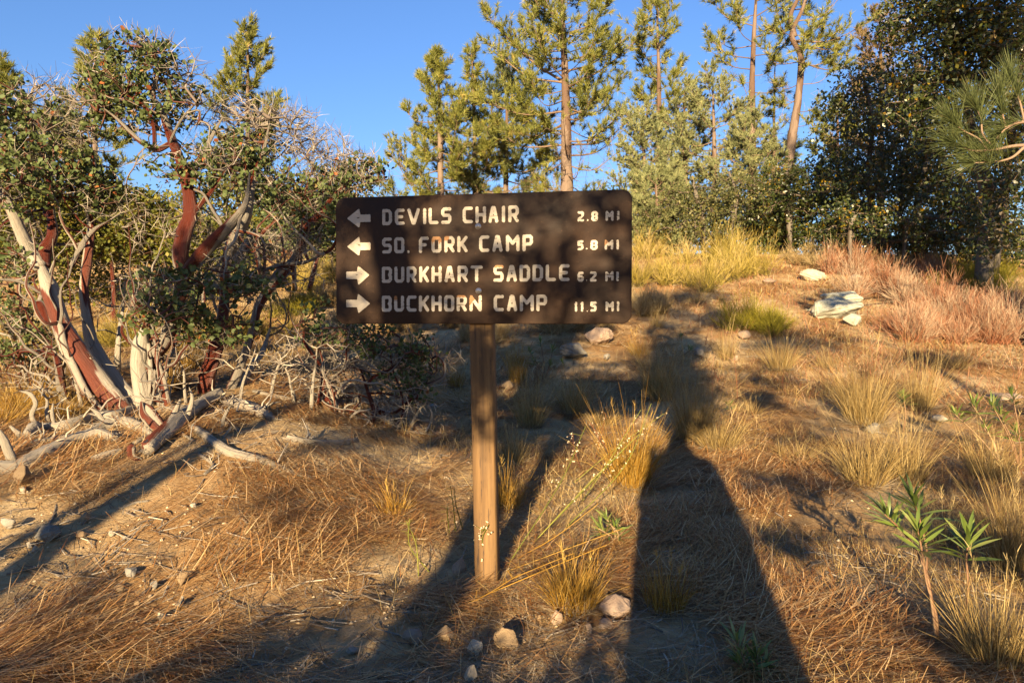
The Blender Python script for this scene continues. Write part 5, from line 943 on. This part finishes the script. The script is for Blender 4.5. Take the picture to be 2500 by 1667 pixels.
MM = {'y': M_RABB, 'g': M_RABG, 'b': M_BUCK, 'd': M_DRYB}; NM = {'y': 'rabbitbrush', 'g': 'rabbitbrush', 'b': 'buckwheat', 'd': 'dry_brush'}
for k_, (u, v, w, h, c_, lab, dd) in enumerate(BR):
    brush(lab, u, v, w, h * (1.3 if c_ in 'yg' else 1.1), MM[c_], int((560 if c_ == 'b' else 430) * (w * h / 12000) ** .5), k_, {'y': 'yellow brush on the slope', 'g': 'green brush on the slope', 'b': 'pink-brown brush on the slope', 'd': 'dry brush on the slope'}[c_], NM[c_], 'brush', depth=dd, side=9)

# plants with long glossy leaves
LM = []
for k_ in range(4):
    mb = MB(); n_ = 5; t = np.linspace(0, 1, n_ + 1); wv = np.array([.10, .55, .9, .8, .45, .03]) * .46; arch = -.22 * t ** 2 + .05 * t + (k_ - 1.5) * .03 * t ** 2; vv = []
    for a_, w_, z_ in zip(t, wv, arch): vv += [(a_, -w_ * .16, z_ + .022 * w_), (a_, 0, z_), (a_, w_ * .16, z_ + .022 * w_)]
    f_ = []
    for i_ in range(n_): f_ += [(i_ * 3, i_ * 3 + 3, i_ * 3 + 4, i_ * 3 + 1), (i_ * 3 + 1, i_ * 3 + 4, i_ * 3 + 5, i_ * 3 + 2)]
    mb.add(vv, f_, np.repeat(.25 + .2 * k_, 18)); me = mb.mesh('leaf', smooth=True); me.materials.append(M_LEAFY); LM.append(me)
def leafy(label, base, stems, seed, L=.085, nl=22, group='glossy long-leaved shrubs', joined=False):
    rg = np.random.default_rng(seed + 40); root = empty('leafy_shrub', base, label, 'leafy shrub', group); big = MB()
    for st in stems:
        c = np.array([p for p in st]); q = catmull(c, 5); mb = MB(); sweep(mb, q, np.linspace(.0048, .0026, len(q)), 7, .08, seed); mb.obj('stem', M_STEM, root, smooth=True)
        tip = q[-1]; ax = unit(q[-1] - q[-3]); 
        for k_ in range(nl):
            az = k_ * 2.4 + rg.normal() * .3; el = np.interp(k_ / nl, [0, 1], [-.05, 1.25]) + rg.normal() * .12; dr = np.array([math.cos(az) * math.cos(el), math.sin(az) * math.cos(el), math.sin(el)]); dr = unit(dr + ax * .35)
            pos = tip - ax * (1 - k_ / nl) * L * .75; s_ = L * rg.uniform(.7, 1.2) * (1.1 - .35 * k_ / nl)
            if joined:
                leaves(big, pos[None], dr[None], np.array([[0, 0, 1.]]), s_, s_ * .28, rg.random(1)); continue
            o = bpy.data.objects.new('leaf', LM[(k_ + seed) % 4]); COL.objects.link(o); o.parent = root
            zx = Vector(dr); yy = Vector((0, 0, 1)).cross(zx).normalized(); zz = zx.cross(yy); M3 = Matrix((zx, yy, zz)).transposed().to_4x4(); o.matrix_local = Matrix.Translation(Vector(pos - np.array(root.location))) @ M3 @ Matrix.Rotation(rg.normal() * .4, 4, 'X') @ Matrix.Scale(s_, 4)
    if joined: big.obj('foliage', M_LEAFY, root, kind='stuff')
    return root
def lp_(pts, d_): return [P(u, v, d_) for u, v in pts]
b1 = G(2291, 1600); d1 = b1[1]; print('leafy d', d1)
leafy('tall glossy leafy shrub on two pale forked stems in the lower right foreground', b1, [[b1] + [P(u, v, d1 + o) for u, v, o in q] for q in (
    [(2288, 1560, 0), (2285, 1500, 0), (2262, 1420, 0), (2250, 1340, 0), (2240, 1290, 0)], [(2270, 1440, 0), (2258, 1390, .02), (2215, 1310, .05), (2160, 1255, .05)], [(2290, 1578, 0), (2345, 1520, 0), (2362, 1440, -.03), (2360, 1360, -.03), (2368, 1305, -.03)], [(2262, 1420, .03), (2262, 1340, .1), (2240, 1250, .12), (2228, 1215, .12)])], 1, .105, 26)
for k_, (u, v, tips, L_, lab) in enumerate([(2205, 1055, [(2204, 965)], .105, 'single green leaf rosette right of the largest straw tuft'), (2440, 1130, [(2372, 985), (2400, 1040), (2330, 1010)], .105, 'leafy shrub near the right edge with three dark rosettes'), (2490, 1150, [(2440, 1010), (2470, 960), (2480, 1050), (2420, 985)], .105, 'leafy shrub cut by the right edge with orange-tinged leaves'), (1782, 1035, [(1778, 985)], .09, 'small green rosette in the bleached grass right of the shadow head'), (1500, 1330, [(1478, 1262), (1498, 1285), (1462, 1290)], .085, 'dark green leafy seedling in the grass right of the post')]):
    g = G(u, v); leafy(lab, g, [[g, (g + P(a, b_, g[1])) / 2 + [.02, 0, 0], P(a, b_, g[1])] for a, b_ in tips], 10 + k_, L_, 18)
for k_, (u, v, tips, lab) in enumerate([(1665, 870, [(1662, 820), (1690, 850)], 'dark leafy seedling below the right end of the board'), (1330, 925, [(1318, 830), (1350, 850), (1290, 855), (1300, 880), (1345, 885)], 'dark leafy shrub in the shade behind the post'), (1820, 1660, [(1795, 1560), (1850, 1590), (1800, 1610), (1870, 1625)], 'nearly black leafy shrub in the shadow at the bottom edge'), (1375, 900, [(1372, 885)], 'tiny leafy seedling left of the grey boulder')]):
    g = G(u, v); leafy(lab, g, [[g, (g + P(a, b_, g[1])) / 2 + [.01, 0, 0], P(a, b_, g[1])] for a, b_ in tips], 30 + k_, .085, 20)
# thin wand plants
def wands(label, specs, seed, m=None, flowers=True, name='wand_plant', cat='wildflower'):
    g = G(*specs[0][0]); root = empty(name, g, label, cat); rg = np.random.default_rng(seed)
    for (u0, v0), (u1, v1) in specs:
        a = G(u0, v0); b_ = P(u1, v1, a[1] - .05); md_ = (a + b_) / 2 + rg.normal(size=3) * .03; q = catmull(np.array([a, md_, b_]), 6); mb = MB(); r_ = np.linspace(.0026, .0014, len(q)); tubes(mb, q[:-1], q[1:], r_[:-1], r_[1:], 4, rg.random())
        k = 12; i_ = rg.integers(len(q) // 3, len(q), k); dd = unit(rg.normal(size=(k, 3)) + [0, 0, .5]); L_ = rg.uniform(.01, .04, k); tubes(mb, q[i_], q[i_] + dd * L_[:, None], np.full(k, .0008), np.full(k, .0006), 3, .5); mb.obj('stem', m or M_STEMG, root)
        if flowers:
            mb = MB(); e_ = q[i_] + dd * L_[:, None]; leaves(mb, np.repeat(e_, 3, 0), rg.normal(size=(k * 3, 3)), rg.normal(size=(k * 3, 3)), .007, .006, .9); mb.obj('flower_buds', M_GRAV, root, kind='stuff')
    return root
wands('pair of thin yellow-green wands in the shadow left of the post', [((1022, 1412), (992, 1270)), ((1048, 1400), (1000, 1265))], 1, flowers=False)
wands('three thin yellow-green wands close to the left of the post', [((1112, 1300), (1100, 1185)), ((1130, 1295), (1108, 1190)), ((1098, 1310), (1094, 1240))], 2, flowers=False)
wands('long green wands leaning right across the golden tuft', [((1380, 1290), (1590, 985)), ((1300, 1330), (1560, 1060)), ((1420, 1230), (1565, 1000)), ((1240, 1380), (1430, 1040)), ((1330, 1300), (1530, 1090)), ((1400, 1180), (1620, 1010))], 3)
wands('green stem with round buds in front of the foot of the post', [((1187, 1425), (1193, 1280)), ((1190, 1425), (1182, 1290))], 4)
wands('straw stems sprawling over the foot of the post to the right', [((1130, 1480), (1270, 1400)), ((1150, 1470), (1480, 1330)), ((1230, 1400), (1520, 1290)), ((1200, 1450), (1400, 1350)), ((1260, 1370), (1460, 1230))], 5, M_GOLD, False, 'sprawling_grass', 'dry grass')
wands('dry reddish stems standing behind the shadow head', [((1800, 980), (1790, 850)), ((1740, 990), (1750, 880)), ((1760, 960), (1720, 870))], 6, M_BUCK, False, 'dry_weed', 'dry weed')
wands('wiry stems with tiny pale flowers behind the golden tuft', [((1450, 1130), (1480, 1010)), ((1480, 1140), (1560, 1020)), ((1500, 1120), (1440, 1030)), ((1540, 1130), (1590, 1040)), ((1420, 1150), (1400, 1060))], 7, M_BUCK)

# ================================================================ stones
def stone(label, u, v, w, h, m, seed, group=None, sub=2, name='stone', cat='stone', flat=1.0, sink=.08):
    g = G(u, v + h * .35); d_ = g[1]; rg = np.random.default_rng(seed + 2000); bm = bmesh.new()
    pts_ = unit(rg.normal(size=(15 if sub == 1 else 26, 3))) * rg.uniform(.82, 1.08, (15 if sub == 1 else 26, 1))
    for p_ in pts_: bm.verts.new([float(c__) for c__ in p_])
    hull = bmesh.ops.convex_hull(bm, input=bm.verts[:]); bmesh.ops.delete(bm, geom=list({e_ for e_ in hull['geom_interior'] if isinstance(e_, bmesh.types.BMVert)}), context='VERTS')
    bmesh.ops.bevel(bm, geom=bm.edges[:], offset=.07, segments=1, affect='EDGES', profile=.6)
    if sub > 1:
        bmesh.ops.triangulate(bm, faces=bm.faces[:]); bmesh.ops.subdivide_edges(bm, edges=bm.edges[:], cuts=2, use_grid_fill=True); ph = rg.uniform(0, 6.28, 6)
        for vt in bm.verts:
            p = np.array(vt.co); vt.co = p * (1 + .05 * math.sin(7 * p[0] + ph[0]) * math.sin(8 * p[1] + ph[1]) + .03 * math.sin(17 * p[2] + ph[2] + 11 * p[0]) + .015 * rg.normal())
    me = bpy.data.meshes.new(name); bm.to_mesh(me); bm.free(); W_ = w * d_ / F; H_ = h * d_ / F; r3 = rg.uniform(0, 6.28)
    c_, s_ = math.cos(r3), math.sin(r3)
    co = np.zeros(len(me.vertices) * 3); me.vertices.foreach_get('co', co); co = co.reshape(-1, 3); x_ = co[:, 0] * c_ - co[:, 1] * s_; y_ = co[:, 0] * s_ + co[:, 1] * c_; co = np.stack([x_ * W_, y_ * (W_ * .8), co[:, 2] * H_ * 1.15 + x_ * H_ * rg.uniform(-.25, .25)], 1); me.vertices.foreach_set('co', co.ravel()); me.update()
    o = link(name, me, m, loc=g + [0, 0, H_ * (1 - sink * 1.2)]); return tag(o, label, cat, group)
ST = [(1003, 1578, 27, 21, M_ST_P, 'flat pinkish stone left of the post foot at the bottom'), (1088, 1561, 23, 19, M_ST_T, 'tan stone between the flat pink one and the cubic white one'), (1163, 1595, 23, 20, M_ST_W, 'cubic pale stone directly below the post'), (1235, 1580, 30, 24, M_ST_T, 'largest tan stone below the post, right of the cubic one'), (1360, 1521, 17, 18, M_ST_P, 'upright pink stone below the yellow tuft'), (1504, 1495, 38, 24, M_ST_P, 'biggest pink stone right of the yellow tuft'), (1472, 1534, 26, 13, M_ST_P, 'flat stone touching the biggest pink stone'), (1148, 1660, 22, 18, M_ST_W, 'pale stone cut by the bottom edge below the post'), (1120, 1405, 18, 24, M_ST_P, 'stone leaning at the left side of the post foot'), (1041, 1515, 17, 17, M_ST_T, 'brown stone in the needles left of the post foot'), (1314, 1518, 9, 9, M_ST_T, 'small orange stone between post and upright pink stone'), (1408, 1538, 8, 8, M_ST_P, 'small pink pebble beside the flat stone'), (1437, 1545, 10, 13, M_ST_P, 'little pointed stone left of the flat one'), (1573, 1278, 11, 9, M_ST_G, 'small stone in the shadow by the dark seedling'), (1832, 1466, 18, 9, M_ST_W, 'flat white stone inside the long shadow'), (862, 1598, 17, 11, M_ST_G, 'pale stone in the dark corner left of the flat pink one'),
      (20, 1290, 19, 16, M_ST_G, 'grey stone at the left edge on the sandy bank'), (115, 1320, 30, 18, M_ST_G, 'broad grey stone on the sandy bank at left'), (72, 1345, 8, 8, M_ST_W, 'left one of two little white stones on the bank'), (86, 1350, 9, 9, M_ST_W, 'right one of two little white stones on the bank'), (393, 1518, 10, 13, M_ST_W, 'white pointed stone in the sunlit sand'), (438, 1482, 14, 14, M_ST_G, 'green-grey stone above the white pointed one'), (447, 1432, 13, 17, M_ST_T, 'brown stone above the green-grey one'), (319, 1412, 19, 13, M_ST_G, 'grey stone below the needle mat left of centre'), (376, 1445, 10, 11, M_ST_G, 'little dark stone left of the brown one'), (209, 1274, 13, 12, M_ST_T, 'reddish-brown stone high on the bank'), (218, 1560, 13, 10, M_ST_T, 'brown stone near the bottom left'), (198, 1310, 13, 9, M_ST_T, 'tan stone under the reddish-brown one'), (54, 1180, 20, 24, M_ST_T, 'pale boulder under the thick log'), (55, 1202, 11, 7, M_ST_W, 'white chip below the boulder under the log'), (472, 1238, 9, 7, M_ST_W, 'white chip on the bank under the long branch'), (335, 1485, 9, 8, M_ST_T, 'tan pebble left of the white pointed stone'), (295, 1448, 17, 8, M_ST_T, 'flat tan stone half buried on the sandy bank'), (240, 1512, 16, 7, M_ST_P, 'flat pink stone half buried near the bottom left'), (272, 1310, 10, 7, M_ST_W, 'light stone at the middle of the bank'), (305, 1320, 9, 6, M_ST_G, 'flat grey chip beside the light stone'), (170, 1412, 12, 9, M_ST_T, 'tan stone in the dark streak on the bank'), (70, 1535, 9, 7, M_ST_W, 'white pebble near the lower left corner'),
      (2040, 768, 62, 22, M_ST_L, 'big speckled lichen boulder on the slope, front block'), (2050, 742, 50, 18, M_ST_L, 'speckled lichen boulder behind the front block'), (2082, 790, 24, 16, M_ST_L, 'small lichen rock at the right foot of the big boulder'), (1985, 682, 30, 14, M_ST_W, 'pale rounded rock in the sandy opening'), (2090, 685, 22, 9, M_ST_W, 'second pale rock right of the rounded one'), (1880, 690, 20, 6, M_ST_P, 'flat pale slab by the rounded yellow brush'), (1460, 832, 36, 20, M_ST_P, 'pale boulder under the board at right'), (1400, 868, 32, 19, M_ST_G, 'grey boulder in the shade left of the pale one'), (1483, 878, 12, 8, M_ST_G, 'small grey stone at the rim of the shade'), (1817, 825, 15, 12, M_ST_P, 'pinkish stone in the middle distance behind the compact tuft'), (1708, 868, 18, 12, M_ST_G, 'bluish stone beside the wide shaded tuft'), (2130, 1053, 18, 13, M_ST_G, 'grey stone at the foot of the largest straw tuft'), (2293, 1028, 19, 10, M_ST_W, 'pale flat stone near the leafy shrub at right'), (1795, 880, 9, 7, M_ST_P, 'little pink stone between the thin and the compact tuft'), (1240, 948, 18, 11, M_ST_T, 'tan rock right behind the post'), (1055, 1000, 15, 9, M_ST_G, 'grey rock between the low manzanita and the post'), (2450, 975, 50, 9, M_ST_P, 'pale slab in the slope at the right edge'), (1180, 1245, 8, 6, M_ST_W, 'tiny white stone by the post')]
for k_, (u, v, w, h, m_, lab) in enumerate(ST): stone(lab, u, v, w * 1.1, h * 1.1, m_, k_, sub=1 if w < 30 else 2)

# ================================================================ ground cover nobody could count
_yt = np.linspace(1.35, 15.5, 700); _vt = (1 - H(_yt * 0 + .3, _yt)) / _yt; _w = np.abs(np.gradient(_vt, _yt)) ** .75; _w = _w / _w.sum() * .75 + .25 * _yt ** -.9 / (_yt ** -.9).sum(); _cw = np.cumsum(_w); _cw /= _cw[-1]
def scatter(n, ulo, uhi, vlo, vhi, dens=None):
    """points on the ground, denser near the path where single needles can be told apart"""
    ys = np.interp(rng.random(n * 3), _cw, _yt); xs = rng.uniform(-1, 1, n * 3) * (ys * .80 + .15); k = np.ones(len(ys), bool)
    if dens is not None: k &= rng.random(len(ys)) < dens(xs, ys)
    xs, ys = xs[k][:n], ys[k][:n]; return np.stack([xs, ys, H(xs, ys)], 1)
def litter_density(x, y):
    mats = np.clip(.58 + 3.0 * vnoise(x, y, 2.3, 9) + 1.6 * vnoise(x, y, 6.1, 20), 0, 1)
    sand = smooth01((-x - .75) / .5) * smooth01((3.35 - y) / .5); right = smooth01((x - 1.2) / 1.0)
    bare_ = smooth01((2.45 - y) / .2) * smooth01((x + .75) / .2) * smooth01((.75 - x) / .2)
    return (1 - .85 * bare_) * np.clip((mats * (1 - .35 * right)) * (1 - .9 * sand * (1 - .85 * smooth01((vnoise(x, y, 3.3, 12) - .12) / .12))) + .05, 0, 1)
def thick(m_name, obj_name, M_, n, wid, Ls, lift, dens, tilt=.16, flow=0.0, kind='stuff', var=None):
    p = scatter(n, 0, 0, 0, 0, dens); n = len(p); ang = rng.uniform(0, np.pi * 2, n)
    if flow: ang = flow * vnoise(p[:, 0], p[:, 1], 1.7, 30) * 2.5 + rng.normal(size=n) * .75 + .15
    d_ = np.stack([np.cos(ang), np.sin(ang), rng.normal(size=n) * tilt], 1); L_ = rng.uniform(*Ls, n); p = p + [0, 0, .004]; p[:, 2] += rng.random(n) ** 2 * lift
    q = p + d_ * L_[:, None]; q[:, 2] = H(q[:, 0], q[:, 1]) + .003 + rng.random(n) ** 2 * lift * 1.3 + (p[:, 2] - H(p[:, 0], p[:, 1])) * .4; dd = q - p
    mb = MB(); w_ = wid * np.maximum(1, p[:, 1] / 3.2); ribbons(mb, p, dd, np.linalg.norm(dd, axis=1), w_, np.stack([rng.normal(size=n), rng.normal(size=n), np.abs(rng.normal(size=n)) * .25], 1) * L_[:, None] * .10, 2, .5, var if var is None else var(n), wdir=np.stack([-np.sin(ang), np.cos(ang), rng.normal(size=n) * .4 + .01], 1)[:, [1, 0, 2]] * 0 + [0, 0, 1])
    return tag(mb.obj(obj_name, M_), m_name, 'litter', kind='stuff')
thick('fallen orange pine needles lying in mats over the ground', 'pine_needle_litter', M_LITTER, 105000, .0030, (.09, .21), .045, litter_density, flow=1.0)
thick('loose criss-crossed dry straw and grey needles on the slope', 'dry_straw_litter', M_LITTER_G, 30000, .0026, (.04, .14), .02, lambda x, y: np.clip(.5 + vnoise(x, y, 3, 5), 0, 1) * (1 - .75 * smooth01((-x - .6) / .5) * smooth01((3.4 - y) / .5)))
p = scatter(2600, 0, 0, 0, 0, lambda x, y: .35 + .5 * smooth01((-x - .2) / .8)); n = len(p); ang = rng.uniform(0, 6.28, n); L_ = rng.uniform(.03, .20, n) ; q_ = p + np.stack([np.cos(ang), np.sin(ang), np.zeros(n)], 1) * L_[:, None]; md_ = (p + q_) / 2 + rng.normal(size=(n, 3)) * L_[:, None] * .12
for a_ in (p, md_, q_): a_[:, 2] = H(a_[:, 0], a_[:, 1]) + rng.uniform(.004, .02, n)
mb = MB(); r_ = rng.uniform(.0012, .0038, n); tubes(mb, p, md_, r_, r_ * .8, 4, rng.random(n)); tubes(mb, md_, q_, r_ * .8, r_ * .5, 4, rng.random(n)); tag(mb.obj('twig_litter', M_DTWIG), 'small broken grey twigs strewn over needles and soil', 'litter', kind='stuff')
# low dry grass standing in the litter
def lowgrass(lab, nm, M_, n, Ls, dens, w=.0024):
    p = scatter(n, 0, 0, 0, 0, dens); n = len(p); mb = MB(); L_ = rng.uniform(*Ls, n); ribbons(mb, p - [0, 0, .005], rng.normal(size=(n, 3)) * .42 + [0, 0, 1], L_, w * np.maximum(1, p[:, 1] / 3.4), rng.normal(size=(n, 3)) * L_[:, None] * .35, 2, .25); return tag(mb.obj(nm, M_), lab, 'grass', kind='stuff')
lowgrass('short dry grass stubble thinly covering the slope', 'short_dry_grass', M_STRAW, 27000, (.03, .13), lambda x, y: np.clip((.25 + 1.8 * vnoise(x, y, 1.6, 16)) * (1 - smooth01((-x + .05) / .35) * smooth01((4.6 - y) / .5) * .96), 0, 1))
lowgrass('rusty low stubble and stems in the brush patch at right', 'rusty_stubble', M_BUCK, 22000, (.04, .16), lambda x, y: smooth01((x - 1.6) / 2.0) * smooth01((y - 5) / 2) * .9)
lowgrass('fine grey roots and stalks fringing the bank at left', 'bank_fringe', M_LITTER_G, 5000, (.03, .10), lambda x, y: smooth01((-x - .3) / .4) * (np.abs(y - 3.75 + .2 * np.sin(3 * x)) < .35) * 1.0)
# gravel
p = scatter(11000, 0, 0, 0, 0, lambda x, y: np.clip(.15 + .9 * smooth01((4.2 - y) / 1.5) * (.5 + vnoise(x, y, 2.7, 22)) * (1 + smooth01(-x - .5)), 0, 1)); n = len(p)
oc = np.array([(1, 0, 0), (0, 1, 0), (-1, 0, 0), (0, -1, 0), (0, 0, 1), (0, 0, -1)], float); of = np.array([(0, 1, 4), (1, 2, 4), (2, 3, 4), (3, 0, 4), (1, 0, 5), (2, 1, 5), (3, 2, 5), (0, 3, 5)])
s_ = (.0022 + .011 * rng.random(n) ** 5)[:, None, None]; vv = oc[None] * s_ * rng.uniform(.55, 1.25, (n, 6, 1)) * np.array([1, 1, .7]); a_ = rng.uniform(0, 6.28, n); ca, sa = np.cos(a_)[:, None], np.sin(a_)[:, None]
vv = np.stack([vv[..., 0] * ca - vv[..., 1] * sa, vv[..., 0] * sa + vv[..., 1] * ca, vv[..., 2]], 2) + p[:, None] + [0, 0, .001]
mb = MB(); mb.add(vv.reshape(-1, 3), (np.arange(n)[:, None, None] * 6 + of[None]).reshape(-1, 3), np.repeat(rng.random(n), 6)); tag(mb.obj('gravel', M_GRAV), 'small gravel and grit scattered on the sandy ground', 'gravel', kind='stuff')
SCALE = {'brown_sign_paint': .80, 'cream_letter_paint': .80, 'post_wood': .85, 'zinc_bolt': 1.0, 'jacket_cloth': 1, 'skin_tone': 1}
SCALE.update({k_: .92 for k_ in ('weathered_wood', 'manzanita_dead_wood', 'dead_twigs')})
SCALE.update({k_: .72 for k_ in ('sandy_ground', 'fallen_pine_needles', 'grey_litter', 'dry_grass', 'golden_grass', 'rabbitbrush_stems', 'dry_brush_stems', 'pine_needles', 'gravel')})
SCALE['grey_pine_needles'] = .84; SCALE['lichen_granite'] = .95; SCALE['buckwheat_stems'] = .62; SCALE['sandy_ground'] = .78; SCALE['gravel'] = .85
for m_ in bpy.data.materials:      # one place for how dark the whole palette is
    k = SCALE.get(m_.name, .64); nt = m_.node_tree
    for nd in list(nt.nodes):
        if nd.type in ('BSDF_PRINCIPLED', 'BSDF_TRANSLUCENT') and nd.inputs[0].is_linked:
            src = nd.inputs[0].links[0].from_socket; hs = nt.nodes.new('ShaderNodeHueSaturation'); hs.inputs['Value'].default_value = k; hs.inputs['Saturation'].default_value = 1.10
            nt.links.new(src, hs.inputs['Color']); nt.links.new(hs.outputs[0], nd.inputs[0])
print('TRIS', sum(len(o.data.polygons) * 2 for o in SC.objects if o.type == 'MESH'))
